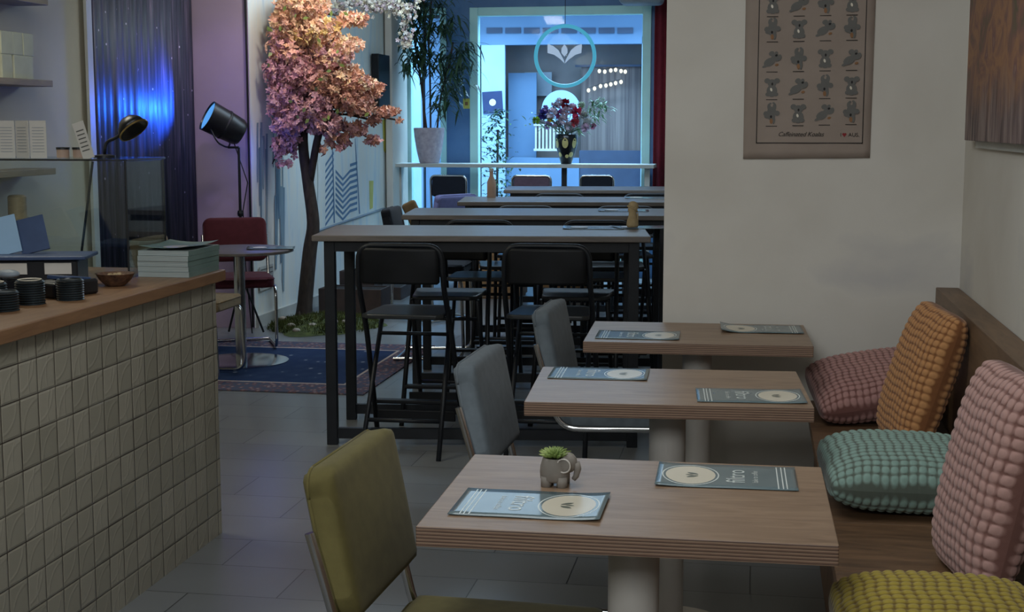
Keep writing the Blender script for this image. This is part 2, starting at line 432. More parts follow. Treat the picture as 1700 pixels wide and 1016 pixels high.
# ------------------------------------------------------------------ mesh building
class MB:
    def __init__(s): s.v = []; s.f = []; s.mi = []; s.tint = []
    def add(s, vs, fs, mi=0, tint=None, mat=None):
        o = len(s.v)
        if mat is not None: vs = [mat @ Vector(p) for p in vs]
        s.v += [tuple(p) for p in vs]
        for f in fs:
            s.f.append(tuple(o+i for i in f)); s.mi.append(mi); s.tint.append(tint or (1, 1, 1, 1))
        return s
    def box(s, c, d, rz=0.0, mi=0, mat=None):
        x, y, z = d[0]/2, d[1]/2, d[2]/2
        vs = [Vector((a*x, b*y, e*z)) for a in (-1, 1) for b in (-1, 1) for e in (-1, 1)]
        m = mat if mat is not None else Matrix.Rotation(rz, 4, 'Z')
        vs = [m @ p + Vector(c) for p in vs]
        return s.add(vs, [(0, 1, 3, 2), (4, 6, 7, 5), (0, 4, 5, 1), (2, 3, 7, 6), (0, 2, 6, 4), (1, 5, 7, 3)], mi)
    def box2(s, a, b, mi=0):
        return s.box([(a[i]+b[i])/2 for i in range(3)], [abs(b[i]-a[i]) for i in range(3)], mi=mi)
    def tube(s, pts, r, n=10, mi=0, cap=True, closed=False):
        pts = [Vector(p) for p in pts]
        rs = r if isinstance(r, (list, tuple)) else [r]*len(pts)
        N = len(pts); rings = []
        prev = None
        for i, p in enumerate(pts):
            if closed: d = (pts[(i+1) % N]-pts[i-1])
            else: d = pts[min(i+1, N-1)]-pts[max(i-1, 0)]
            d.normalize()
            if prev is None:
                a = Vector((0, 0, 1)) if abs(d.z) < 0.9 else Vector((1, 0, 0))
                x = d.cross(a).normalized()
            else:
                x = (prev - d*prev.dot(d)).normalized()
            prev = x
            y = d.cross(x)
            rings.append([p + (x*math.cos(2*PI*k/n) + y*math.sin(2*PI*k/n))*rs[i] for k in range(n)])
        vs = [q for rg in rings for q in rg]
        fs = []
        for i in range(N if closed else N-1):
            j = (i+1) % N
            for k in range(n):
                l = (k+1) % n
                fs.append((i*n+k, i*n+l, j*n+l, j*n+k))
        if cap and not closed:
            fs.append(tuple(range(n-1, -1, -1))); fs.append(tuple((N-1)*n+k for k in range(n)))
        return s.add(vs, fs, mi)
    def lathe(s, prof, c=(0, 0, 0), n=32, mi=0, mat=None, ring=False):
        if ring: prof = list(prof) + [prof[0]]
        vs = []
        for r, z in prof:
            for k in range(n):
                p = Vector((r*math.cos(2*PI*k/n), r*math.sin(2*PI*k/n), z))
                vs.append(mat @ p if mat is not None else p + Vector(c))
        fs = []
        for i in range(len(prof)-1):
            for k in range(n):
                l = (k+1) % n
                fs.append((i*n+k, i*n+l, (i+1)*n+l, (i+1)*n+k))
        if ring: return s.add(vs, fs, mi)
        if prof[0][0] > 1e-6: fs.append(tuple(range(n-1, -1, -1)))
        if prof[-1][0] > 1e-6: fs.append(tuple((len(prof)-1)*n+k for k in range(n)))
        return s.add(vs, fs, mi)
    def ell(s, c, r, n=14, m=9, mi=0, rot=None):
        R = rot.to_matrix().to_4x4() if rot is not None else Matrix.Identity(4)
        vs = []; fs = []
        for i in range(m+1):
            th = PI*i/m
            for k in range(n):
                ph = 2*PI*k/n
                p = Vector((r[0]*math.sin(th)*math.cos(ph), r[1]*math.sin(th)*math.sin(ph), -r[2]*math.cos(th)))
                vs.append(R @ p + Vector(c))
        for i in range(m):
            for k in range(n):
                l = (k+1) % n
                fs.append((i*n+k, i*n+l, (i+1)*n+l, (i+1)*n+k))
        return s.add(vs, fs, mi)
    def prism(s, poly, z0, z1, mi=0, mat=None):
        n = len(poly)
        vs = [(p[0], p[1], z0) for p in poly] + [(p[0], p[1], z1) for p in poly]
        fs = [tuple(range(n-1, -1, -1)), tuple(range(n, 2*n))] + [(i, (i+1) % n, n+(i+1) % n, n+i) for i in range(n)]
        return s.add(vs, fs, mi, mat=mat)
    def disc(s, c, ax, ay, n=28, mi=0, mat=None):
        vs = [Vector(c) + Vector((ax*math.cos(2*PI*k/n), ay*math.sin(2*PI*k/n), 0)) for k in range(n)]
        return s.add(vs, [tuple(range(n))], mi, mat=mat)
    def build(s, name, mat, parent=None, smooth=False, bevel=0.0, seg=2, tint=False, sub=0, weld=False):
        me = bpy.data.meshes.new(name)
        me.from_pydata(s.v, [], s.f)
        mats = mat if isinstance(mat, (list, tuple)) else [mat]
        for m_ in mats: me.materials.append(M[m_] if isinstance(m_, str) else m_)
        me.polygons.foreach_set('material_index', s.mi)
        if tint:
            at2 = me.attributes.new('tint', 'FLOAT_COLOR', 'FACE')
            at2.data.foreach_set('color', [x for c in s.tint for x in c])
        bm = bmesh.new(); bm.from_mesh(me)
        if weld: bmesh.ops.remove_doubles(bm, verts=bm.verts, dist=1e-5)
        if not tint: bmesh.ops.recalc_face_normals(bm, faces=bm.faces)
        bm.to_mesh(me); bm.free()
        o = bpy.data.objects.new(name, me)
        COL.objects.link(o)
        if parent is not None: o.parent = parent
        if smooth:
            me.polygons.foreach_set('use_smooth', [True]*len(me.polygons))
        if bevel:
            b = o.modifiers.new('bevel', 'BEVEL'); b.width = bevel; b.segments = seg; b.limit_method = 'ANGLE'
            b.angle_limit = math.radians(40)
        if sub:
            q = o.modifiers.new('subdivision', 'SUBSURF'); q.levels = sub; q.render_levels = sub
        if smooth and (bevel or smooth == 'auto'):
            me.set_sharp_from_angle(angle=math.radians(40))
        return o

def tag(o, label=None, cat=None, group=None, kind=None):
    if label: o['label'] = label
    if cat: o['category'] = cat
    if group: o['group'] = group
    if kind: o['kind'] = kind
    return o
def empty(name, loc, rz=0.0, label=None, cat=None, group=None):
    o = bpy.data.objects.new(name, None)
    COL.objects.link(o)
    o.location = loc
    o.rotation_euler = (0, 0, rz)
    o.empty_display_size = 0.1
    return tag(o, label, cat, group)
def dup(o, loc=None, rz=None, label=None, parent=None, group=None):
    c = o.copy()
    COL.objects.link(c)
    c.parent = parent
    if loc is not None: c.location = loc
    if rz is not None: c.rotation_euler = (0, 0, rz)
    if label: c['label'] = label
    if group: c['group'] = group
    for ch in o.children: dup(ch, parent=c)
    return c
def struct(o): o['kind'] = 'structure'; return o
def arc_pts(c, r, a0, a1, n, plane='yz'):
    out = []
    for i in range(n+1):
        a = a0 + (a1-a0)*i/n
        u, v_ = r*math.cos(a), r*math.sin(a)
        out.append((c[0], c[1]+u, c[2]+v_) if plane == 'yz' else ((c[0]+u, c[1], c[2]+v_) if plane == 'xz' else (c[0]+u, c[1]+v_, c[2])))
    return out
def rounded_path(pts, r, n=6):
    pts = [Vector(p) for p in pts]
    out = [pts[0]]
    for i in range(1, len(pts)-1):
        a, b, c = pts[i-1], pts[i], pts[i+1]
        d1 = (a-b); d2 = (c-b)
        rr = min(r, d1.length*0.48, d2.length*0.48)
        p0 = b + d1.normalized()*rr; p2 = b + d2.normalized()*rr
        for k in range(n+1):
            t_ = k/n
            out.append(p0*(1-t_)**2 + b*2*t_*(1-t_) + p2*t_**2)
    out.append(pts[-1])
    return out
def text_mesh(lines, name, mat, parent, shear=0.0, spacing=1.0):
    """lines: (string, size, matrix); one mesh of all of them, flat"""
    mb = MB()
    for s_, size, mtx in lines:
        cu = bpy.data.curves.new('lettering', 'FONT')
        cu.body = s_; cu.size = size; cu.align_x = 'CENTER'; cu.align_y = 'CENTER'; cu.shear = shear
        cu.resolution_u = 3; cu.space_character = spacing
        to = bpy.data.objects.new('lettering', cu)
        COL.objects.link(to)
        dg = bpy.context.evaluated_depsgraph_get()
        me = to.evaluated_get(dg).to_mesh()
        mb.add([mtx @ v_.co for v_ in me.vertices], [tuple(p.vertices) for p in me.polygons])
        to.evaluated_get(dg).to_mesh_clear()
        bpy.data.objects.remove(to); bpy.data.curves.remove(cu)
    return mb.build(name, mat, parent)

rng = random.Random(7)

# ================================================================== THE SETTING
RW, LW = 0.755, -4.15          # side walls of the front room
WY = 5.52                      # white wall facing the camera
EY = 14.0                      # shopfront
struct(MB().box2((-4.4, -2.6, -0.1), (0.95, 14.1, 0)).build('floor', 'floor_tiles'))
struct(MB().box2((-4.4, -2.6, 3.0), (0.95, 14.1, 3.1)).build('ceiling', 'ceiling_paint'))
struct(MB().box2((RW, -2.5, 0), (0.95, WY+0.2, 3.0)).build('wall_right', 'white_wall'))
struct(MB().box2((-0.36, WY, 0), (RW, WY+0.2, 3.0)).build('wall_far', 'white_wall'))
struct(MB().box2((-0.36, WY+0.2, 0), (-0.2, 14.0, 3.0)).build('wall_hall', 'white_wall'))
struct(MB().box2((-4.4, -2.6, 0), (0.95, -2.5, 3.0)).build('wall_back', 'white_wall'))
struct(MB().box2((-4.4, -2.5, 0), (LW, 10.2, 3.0)).build('wall_left', 'grey_wall'))
struct(MB().box2((LW, 10.0, 0), (-3.69, 10.2, 3.0)).build('wall_alcove', 'pillar_wall'))
struct(MB().prism([(-3.69, 10.0), (-3.56, EY), (-3.75, EY), (-3.9, 10.2), (-3.69, 10.2)], 0, 3.0).build('wall_mural', 'mural_paint'))
bb = MB().prism([(-3.69, 10.02), (-3.56, EY-0.2), (-3.535, EY-0.2), (-3.665, 10.02)], 0, 0.09)
struct(bb.build('baseboard_left', 'white_shelf'))

# shopfront: blue wall with openings
sf = MB()
x0, x1 = -3.75, -0.2
y0, y1 = EY, EY+0.16
wl, wr, wt = -2.86, -1.06, 2.60      # main window outer frame
dl, dr = -3.52, -3.10                # narrow window
sf.box2((x0, y0, 2.66), (x1, y1, 3.0)); sf.box2((x0, y0, 0), (x1, y1, 0.14))
sf.box2((x0, y0, 0.14), (dl, y1, 2.66)); sf.box2((dr, y0, 0.14), (wl, y1, 2.66)); sf.box2((wr, y0, 0.14), (x1, y1, 2.66))
struct(sf.build('wall_shopfront', 'blue_paint'))
def frame_mb(a, b, z0, z1, yy, wd, dp):
    m = MB()
    m.box2((a, yy, z0), (a+wd, yy+dp, z1)); m.box2((b-wd, yy, z0), (b, yy+dp, z1))
    m.box2((a+wd, yy, z0), (b-wd, yy+dp, z0+wd)); m.box2((a+wd, yy, z1-wd), (b-wd, yy+dp, z1))
    return m
struct(frame_mb(wl, wr, 0.14, 2.66, EY-0.02, 0.085, 0.12).build('window_1', 'teal_frame', bevel=0.006))
p = struct(MB().box2((wl+0.085, EY+0.05, 0.225), (wr-0.085, EY+0.056, 2.58)).build('window_1_glass', 'window_glass'))
p.parent = bpy.data.objects['window_1']
struct(frame_mb(dl, dr, 0.14, 2.66, EY-0.02, 0.06, 0.12).build('window_2', 'teal_frame', bevel=0.006))
p = struct(MB().box2((dl+0.06, EY+0.05, 0.2), (dr-0.06, EY+0.056, 2.6)).build('window_2_glass', 'window_glass'))
p.parent = bpy.data.objects['window_2']
# pale roller blind strip and plaster return left of the window
struct(MB().box2((-3.56, 13.35, 0), (-3.49, 13.95, 3.0)).build('trim_1', 'white_wall', bevel=0.01))
# street
struct(MB().box2((-16, 14.16, -0.2), (12, 24, -0.05)).build('ground_street', 'street_asphalt'))

# ---- shop across the street
OY = 17.4
def ox(px, py): return at(px, py, Y=OY)
b = empty('shop_building', (-2.9, OY, -0.05), label='blue and taupe shop facade across the street, seen through the window', cat='building')
def opart(name, mat, px0, py0, px1, py1, dy=0.0, th=0.1, bev=0.0):
    a = ox(px0, py0); c = ox(px1, py1)
    o = MB().box2((a.x, OY+dy, a.z), (c.x, OY+dy+th, c.z)).build(name, mat, bevel=bev)
    o.parent = b; o.matrix_parent_inverse = Matrix.Translation(-Vector(b.location))
    return o
o = MB().box2((-9, OY+0.5, 0), (5, OY+0.7, 3.05)).build('back_wall', 'facade_taupe'); o.parent = b; o.location = (0, 0, 0)
o.matrix_parent_inverse = Matrix.Translation(-Vector(b.location))
o = MB().box2((-9, OY-0.25, 2.98), (5, OY+0.75, 6.0)).build('fascia', 'facade_blue'); o.parent = b
o.matrix_parent_inverse = Matrix.Translation(-Vector(b.location))
opart('beam', 'facade_blue', 780, 28, 1110, 72, 0.0, 0.2)
for k in range(8):
    opart('vent_slot', 'facade_dark', 808+k*31, 46, 834+k*31, 55, -0.012, 0.02)
opart('white_panel', 'facade_pale', 799, 75, 838, 330, 0.0, 0.06)
opart('side_panel', 'facade_blue', 600, 0, 664, 420, 0.1, 0.2)
opart('blue_pier', 'facade_dark', 742, 20, 786, 420, 0.0, 0.2)
opart('pale_pier', 'facade_pale', 666, 0, 700, 420, 0.02, 0.2)
opart('blue_door', 'facade_blue', 702, 30, 740, 400, 0.1, 0.05)
opart('dark_glazing', 'facade_blue', 838, 120, 885, 330, 0.25, 0.04)
opart('curtain', 'facade_curtain', 960, 108, 1064, 330, 0.32, 0.05)
opart('curtain_rail', 'facade_dark', 950, 106, 1064, 109, 0.28, 0.03)
for k in range(9):
    opart('slat', 'white_shelf', 886+k*6, 208, 889+k*6, 248, 0.1, 0.02)
opart('slat_rail', 'white_shelf', 884, 247, 940, 251, 0.09, 0.04)
opart('slat_rail', 'white_shelf', 884, 206, 940, 209, 0.09, 0.04)
opart('low_wall', 'facade_dark', 960, 250, 1064, 330, 0.1, 0.1)
opart('base_wall', 'facade_blue', 838, 262, 960, 420, 0.1, 0.1)
opart('notice_board', 'painted_metal_grey', 862, 118, 908, 158, 0.4, 0.04)
opart('right_pier', 'facade_pale', 1066, 60, 1180, 420, 0.0, 0.2)
rc_ = ox(929, 182)
rs = MB().lathe([(0.24, -0.01), (0.24, 0.01)], n=40, mat=Matrix.Rotation(PI/2, 4, 'X')).build('round_sign', 'facade_pale', b); rs.location = rc_ + Vector((0, 0.12, 0)) - Vector(b.location)
# taped-up poster on the pale panel
pc = ox(818, 170)
ps = MB().box((0, 0, 0), (0.25, 0.006, 0.27), mat=Matrix.Rotation(-0.06, 4, 'Y')).build('paper_sign', 'navy_card')
ps.location = (pc.x, OY-0.006, pc.z)
tag(ps, 'navy square paper sign with a pale dot, taped on the pale panel across the street', 'sign')
dt = MB().disc((0, 0, 0), 0.042, 0.042, mat=Matrix.Rotation(PI/2, 4, 'X')).build('printed_dot', 'cream_ink', ps); dt.location = (0, -0.0045, 0)
pc = at(774, 172, Y=EY-0.02)
ys = MB().box((0, 0, 0), (0.07, 0.008, 0.10)).build('wall_sign', 'yellow_sign', bevel=0.003); ys.location = (pc.x, EY-0.006, pc.z)
tag(ys, 'small yellow sign on the blue pier left of the window', 'sign')
q = MB().box((0, 0, 0.0), (0.03, 0.002, 0.035)).build('pictogram', 'print_brown', ys); q.location = (0, -0.005, 0)
# festoon lights across the street
for nm, pts, lab in (('upper', [(1004, 119), (1014, 117), (1022, 116), (1031, 118), (1038, 119), (995, 118)], 'upper short string of warm bulbs in the shop across the street'),
                     ('lower', [(977, 150), (987, 147), (997, 143), (1006, 142), (1014, 140), (1022, 138), (1031, 136)], 'lower string of warm bulbs in the shop across the street')):
    e = empty('string_light', (0, 0, 0), label=lab, cat='string light')
    P3 = sorted([at(a, c, Y=OY+0.2) for a, c in pts], key=lambda q_: q_.x)
    e.location = P3[0]
    MB().tube([q_ - P3[0] + Vector((0, 0, 0.03)) for q_ in P3], 0.004, 6).build('cable', 'black_plastic', e)
    for q_ in P3:
        bo = MB().ell((0, 0, 0), (0.021, 0.021, 0.026)).build('bulb', 'bulb_glow', e, smooth=True)
        bo.location = q_ - P3[0]

# ================================================================== COUNTER
ct = empty('service_counter', (-2.33, 4.9, 0), label='long service counter clad in cream embossed tiles with a brown wooden top', cat='counter')
o = MB().box2((-2.70, -0.4, 0), (-1.945, 4.87, 0.945)).build('tiled_body', 'counter_tiles'); o.parent = ct; o.matrix_parent_inverse = Matrix.Translation(-Vector(ct.location))
o = MB().box2((-2.74, -0.45, 0.945), (-1.915, 4.90, 0.985)).build('counter_top', 'counter_wood', bevel=0.004); o.parent = ct; o.matrix_parent_inverse = Matrix.Translation(-Vector(ct.location))
CT = 0.985
# glass display case
gc = empty('glass_display_case', (-2.45, 4.66, CT), label='clear glass display case at the far end of the counter', cat='display case')
def child_box(par, name, mat, a, b_, bev=0.0):
    L = Vector(par.location)
    o = MB().box2(Vector(a)-L, Vector(b_)-L).build(name, mat, par, bevel=bev)
    return o
child_box(gc, 'front_pane', 'case_glass', (-2.131, 4.55, CT), (-2.125, 4.86, 1.385))
child_box(gc, 'near_pane', 'case_glass', (-2.72, 4.544, CT), (-2.131, 4.55, 1.385))
child_box(gc, 'top_pane', 'case_glass', (-2.72, 4.54, 1.386), (-2.12, 4.866, 1.394))
mb = MB()
L = Vector(gc.location)
for a, c in (((-2.128, 4.547, CT), (-2.128, 4.547, 1.388)), ((-2.128, 4.86, CT), (-2.128, 4.86, 1.388)), ((-2.72, 4.547, 1.39), (-2.124, 4.547, 1.39)), ((-2.124, 4.547, 1.39), (-2.124, 4.865, 1.39))):
    mb.tube([Vector(a)-L, Vector(c)-L], 0.0035, 6)
mb.build('edge_trim', 'lamp_black', gc)
MB().tube([at(154, 268, Y=4.57)-L, at(134, 430, Y=4.57)-L], 0.0045, 8).build('strut', 'lamp_black', gc)

TOP = 1.394
# standing white booklets on the case
bk = empty('menu_booklet', at(45, 261, Y=4.62)); bk.location.z = TOP
tag(bk, 'open white printed booklet standing on the glass case', 'booklet')
for k in range(3):
    pg = MB().box((0, 0, 0.065), (0.056, 0.004, 0.13)).build('page', 'white_paper', bk)
    pg.location = (-0.075+k*0.06, 0, 0); pg.rotation_euler.z = -0.25 if k % 2 else 0.25
    m = MB()
    for j in range(9): m.box((0, -0.0026, 0.022+j*0.0105), (0.040, 0.0008, 0.0016))
    m.build('print', 'painted_metal_grey', pg)
sc = empty('sign_card', (at(148, 262, Y=4.60).x, 4.60, TOP)); tag(sc, 'narrow white sign card leaning on top of the glass case', 'sign')
R_ = Matrix.Rotation(-0.30, 4, 'Y')
MB().box(R_ @ Vector((0, 0, 0.065)), (0.042, 0.004, 0.13), mat=R_).build('card', 'white_paper', sc)
m = MB()
for j in range(6): m.box(R_ @ Vector((0, -0.0028, 0.03+j*0.014)), (0.028, 0.001, 0.004), mat=R_)
m.build('print_lines', 'print_grey', sc)
# small tins behind the booklet
for px, lab, mat in ((105, 'small pink and black tin beside the white booklet on the glass case', 'terracotta_cup'), (132, 'small dark lidded tin by the leaning sign card', 'terracotta_cup')):
    q = at(px, 262, Y=4.74)
    e = empty('tin', (q.x, 4.74, TOP), label=lab, cat='tin')
    MB().lathe([(0.022, 0), (0.022, 0.028)]).build('body', mat, e)
    MB().lathe([(0.024, 0.028), (0.024, 0.036), (0.0, 0.037)]).build('lid', 'lamp_black', e)
# desk lamp with a dark shade
q = at(222, 216, Y=4.75)
dl_ = empty('desk_lamp', (-2.30, 4.75, TOP), label='black desk lamp with round shade and brass edge on the glass case', cat='lamp')
L = Vector(dl_.location)
c = q - L
MB().lathe([(0.038, 0), (0.038, 0.008), (0.006, 0.012)], n=20).build('base', 'lamp_black', dl_, smooth='auto')
MB().tube(rounded_path([(0, 0, 0.01), (0.005, 0, 0.055), (0.05, 0, 0.07), c + Vector((-0.035, 0, 0.0))], 0.03), 0.006, 8).build('arm', 'lamp_black', dl_, smooth=True)
axis = Vector((0.64, -0.13, -0.76)).normalized()
Rm = Matrix.Translation(c) @ axis.to_track_quat('Z', 'X').to_matrix().to_4x4()
MB().lathe([(0.012, -0.05), (0.030, -0.046), (0.048, -0.025), (0.056, 0.0), (0.054, 0.0), (0.045, -0.022), (0.0, -0.04)], mat=Rm, n=28).build('shade', 'lamp_black', dl_, smooth=True)
MB().lathe([(0.0555, -0.002), (0.058, -0.002), (0.058, 0.003), (0.0535, 0.003)], mat=Rm, n=28, ring=True).build('shade_rim', 'brass', dl_, smooth='auto')

# stack of menus on the counter
ms = empty('menu_stack', (-2.14, 4.56, CT), 0.0, 'stack of teal menus beside the glass case on the counter', 'menus', None)
for k in range(5):
    o = MB().box((rng.uniform(-.003, .003), rng.uniform(-.004, .004), 0.009+0.0185*k), (0.186, 0.28, 0.0175), rz=rng.uniform(-.012, .012)).build('booklet_bundle', ['page_edges', 'menu_paper_aged'], ms)
    for p_ in o.data.polygons:
        if p_.normal.x > 0.5: p_.material_index = 1
def curl_sheet(w_, h_, amp, mat_name, par, name='cover', nx=14, ny=8, z=0.0, mode=0):
    vs = []; fs = []
    for j in range(ny+1):
        for i in range(nx+1):
            x = -w_/2 + w_*i/nx; y = -h_/2 + h_*j/ny
            u = i/nx*2-1; vv = j/ny*2-1
            if mode == 0: zz_ = amp*(u*u*0.6 + 0.4*vv*vv)
            else: zz_ = amp*(max(0, -u)**3 + 0.35*max(0, u)**4) + amp*0.15*math.sin(3*u+1)
            vs.append((x, y, z+zz_+0.0012)); 
    for j in range(ny):
        for i in range(nx):
            a = j*(nx+1)+i
            fs.append((a, a+1, a+nx+2, a+nx+1))
    mb = MB(); mb.add(vs, fs)
    o = mb.build(name, mat_name, par, smooth=True)
    s_ = o.modifiers.new('thickness', 'SOLIDIFY'); s_.thickness = 0.0008; s_.offset = 0
    return o
curl_sheet(0.186, 0.27, 0.014, 'menu_paper_aged', ms, z=0.094, mode=0)
md = MB().disc((0, 0, 0), 0.045, 0.05).build('printed_badge', 'cream_ink', ms); md.location = (0.01, -0.05, 0.0995)
ms.location = (-2.026, 4.745, CT)

# wicker bowl
q = at(210, 466, Z=CT)
bw = empty('small_bowl', (-2.075, 4.33, CT), label='small dark wicker bowl in front of the menu stack on the counter', cat='bowl')
MB().lathe([(0.028, 0), (0.034, 0.004), (0.052, 0.022), (0.062, 0.04), (0.064, 0.042), (0.058, 0.042), (0.047, 0.022), (0.0, 0.008)], n=30).build('wall', 'wicker', bw, smooth=True)
m = MB()
for k in range(14):
    a = rng.uniform(0, 6.28); r_ = rng.uniform(0, 0.032)
    m.ell((r_*math.cos(a), r_*math.sin(a), 0.032+rng.uniform(-.002, .004)), (0.011, 0.008, 0.006), 8, 6, rot=Euler((rng.random(), rng.random(), rng.random()*3)))
tag(m.build('sweets', 'tan_felt', bw), kind='stuff')

# payment terminal
pt = empty('payment_terminal', (-2.115, 4.06, CT), -0.35, 'black payment terminal on the counter beside the wicker bowl', 'terminal')
MB().box((0, 0, 0.024), (0.11, 0.18, 0.048)).build('body', 'lamp_black', pt, bevel=0.008)
MB().box((0, 0.02, 0.052), (0.088, 0.10, 0.012), mat=Matrix.Rotation(-0.12, 4, 'X')).build('screen', 'blue_card', pt, bevel=0.003)
MB().box((0, -0.055, 0.047), (0.06, 0.05, 0.005)).build('keypad', 'print_grey', pt, bevel=0.002)

# stacks of cup lids
def lid_stack(x, y, n, r, label, tilt=0.0, open_top=True):
    e = empty('lid_stack', (x, y, CT), rng.uniform(0, 3), label, 'cup lids', 'stacks of black cup lids on the counter')
    for k in range(n):
        z = 0.007*k
        o = MB().lathe([(r, z), (r*1.02, z+0.0018), (r*0.98, z+0.003), (r*0.90, z+0.0075), (r*0.84, z+0.0075), (r*0.80, z+0.004), (0.0, z+0.0035)], n=26).build('lid', 'lid_plastic', e, smooth='auto')
    if open_top:
        MB().lathe([(r*0.74, 0.007*n+0.001), (r*0.82, 0.007*n+0.004), (r*0.74, 0.007*n+0.0045), (r*0.66, 0.007*n+0.002)], n=26, ring=True).build('rim', 'cream_ink', e, smooth=True)
    return e
lid_stack(-2.115, 3.69, 8, 0.047, 'domed stack of black cup lids nearest the counter edge', open_top=False)
lid_stack(-2.11, 3.84, 10, 0.043, 'pale-rimmed stack of black cup lids in the middle of the lid stacks')
lid_stack(-2.045, 3.96, 9, 0.041, 'straight stack of black cup lids next to the payment terminal', open_top=False)
lid_stack(-2.22, 3.82, 9, 0.043, 'pale-rimmed stack of black cup lids at the left, behind the domed one')
# cup at the left margin
cu_ = empty('takeaway_cup', (-2.075, 3.50, CT), label='pale pinkish takeaway cup with black band at the near counter edge', cat='cup')
MB().lathe([(0.026, 0), (0.034, 0.085), (0.031, 0.085), (0.024, 0.004)], n=26).build('cup_body', 'terracotta_cup', cu_, smooth='auto')
MB().lathe([(0.0365, 0.082), (0.0365, 0.092), (0.031, 0.105), (0.0, 0.105)], n=26).build('lid', 'lamp_black', cu_, smooth='auto')

# black display stand with cards
st_ = empty('card_display_stand', (-2.26, 4.20, CT), 0.0, 'black tiered counter stand holding picture cards and white labels', 'display stand')
def lp(px, py, Y): return at(px, py, Y=Y) - Vector(st_.location)
m = MB()
m.box((-0.16, 0.05, 0.045), (0.50, 0.16, 0.09), rz=0.25)
m.build('base', 'lamp_black', st_, bevel=0.005)
m = MB().box((-0.16, 0.05, 0.10), (0.56, 0.20, 0.012), rz=0.25); m.build('tray', 'blue_card', st_, bevel=0.003)
Rz = Matrix.Rotation(0.25, 4, 'Z')
for k, xx in enumerate((-0.11, 0.05, 0.19)):
    MB().box(Rz @ Vector((xx, -0.085, 0.066)) + Vector((-0.16, 0.05, 0)), (0.085, 0.003, 0.036), rz=0.25).build('price_label', 'white_paper', st_)
Rc = Rz @ Matrix.Rotation(-0.35, 4, 'X') @ Matrix.Rotation(-0.25, 4, 'Y')
for k, (xx, yy, mt, sz) in enumerate(((-0.10, 0.02, 'white_paper', (0.07, 0.006, 0.12)), (0.0, 0.03, 'facade_pale', (0.08, 0.006, 0.13)), (0.08, 0.05, 'blue_card', (0.09, 0.008, 0.12)))):
    MB().box(Rz @ Vector((xx, yy, 0.165)) + Vector((-0.16, 0.05, 0)), sz, mat=Rc).build('picture_card', mt, st_)

# cup with plastic spoons area: crumpled bag
tb = empty('plastic_scoop', (-2.24, 3.95, CT), -0.3, 'grey plastic scoop lying behind the black cup lids', 'scoop')
MB().ell((0, 0, 0.075), (0.04, 0.03, 0.014)).build('bowl', 'painted_metal_grey', tb, smooth=True)
MB().box((-0.08, 0, 0.066), (0.10, 0.02, 0.012)).build('handle', 'painted_metal_grey', tb, bevel=0.004)
MB().box((-0.03, 0, 0.03), (0.09, 0.05, 0.06)).build('holder', 'lamp_black', tb, bevel=0.004)

# shelves on the left wall
def shelf(z, yend, depth, label):
    e = empty('wall_shelf', (LW, yend-1.2, z), label=label, cat='shelf', group='wooden wall shelves')
    MB().box2((0.001, -1.2, -0.018), (depth, 1.2, 0.018)).build('board', 'shelf_wood', e, bevel=0.003)
    MB().box2((0.001, 0.55, -0.16), (0.02, 0.57, -0.018)).box2((0.001, 0.55, -0.04), (depth*0.8, 0.57, -0.018)).build('bracket', 'white_shelf', e)
    return e
def zat(px, py, X): return at(px, py, X=X)
s1 = at(88, 139, X=LW+0.2); s3 = at(93, 284, X=LW+0.2); s0 = at(80, 4, X=LW+0.2); s4 = at(70, 366, X=LW+0.2)
shelf(s0.z, s0.y, 0.2, 'topmost wooden wall shelf at the upper left corner')
SH1 = shelf(s1.z, s1.y, 0.2, 'wooden wall shelf carrying white boxes at the left')
shelf(s3.z, s3.y, 0.2, 'wooden wall shelf seen through the glass case')
shelf(s4.z, s4.y, 0.2, 'lowest wooden wall shelf behind the picture cards')
for i_, (px0, py0, px1, py1, lab) in enumerate((
        (2, 90, 17, 130, 'white box at the far left of the shelf, bottom of its stack'),
        (0, 46, 18, 89, 'white box at the far left of the shelf, top of its stack'),
        (22, 92, 52, 130, 'broad white box at the right end of the shelf, under two small ones'),
        (20, 54, 34, 91, 'small greyish box on the broad white box, left of the two'),
        (37, 52, 52, 91, 'small white box on the broad white box, right of the two'))):
    a = at(px0, py1, X=LW+0.15); c = at(px1, py0, X=LW+0.15)
    zb = s1.z+0.018 if py1 > 120 else zprev
    y_0, y_1 = a.y, c.y
    hz = (s1.z+0.018 + (0.128 if py1 > 120 else 0.25))
    o = MB().box2((-0.06, -(y_1-y_0)/2, 0), (0.06, (y_1-y_0)/2, hz-zb)).build('paper_box', 'white_box', bevel=0.004)
    o.location = (LW+0.10, (y_0+y_1)/2, zb)
    if py1 > 120: zprev = hz
    tag(o, lab, 'box', 'white boxes on the wall shelf')
tj = MB().lathe([(0.05, 0), (0.05, 0.12), (0.04, 0.13)]).build('storage_jar', 'shelf_wood'); tj.location = (LW+0.12, s4.y-0.12, s4.z+0.018)
tag(tj, 'brown jar on the lowest wall shelf behind the counter', 'jar')

# ================================================================== BANNER, STAGE LIGHT
bn = empty('wall_banner', (LW+0.02, 9.18, 1.6), label='tall glossy dark banner with a night picture, lit by a blue spot', cat='banner')
m = MB()
N_ = 60
vs = []; fs = []
for j in range(2):
    for i in range(N_+1):
        yy = -0.80+1.60*i/N_
        vs.append((0.012+0.006*math.sin(i*1.7)+0.005*math.sin(i*0.6), yy, -1.1+2.45*j))
for i in range(N_): fs.append((i, i+1, N_+2+i, N_+1+i))
m.add(vs, fs); o = m.build('sheet', 'banner_print', bn, smooth=True)
sd = o.modifiers.new('thickness', 'SOLIDIFY'); sd.thickness = 0.004
MB().box2((0.0, -0.87, -1.1), (0.02, -0.80, 1.35)).build('side_strip', 'white_shelf', bn)

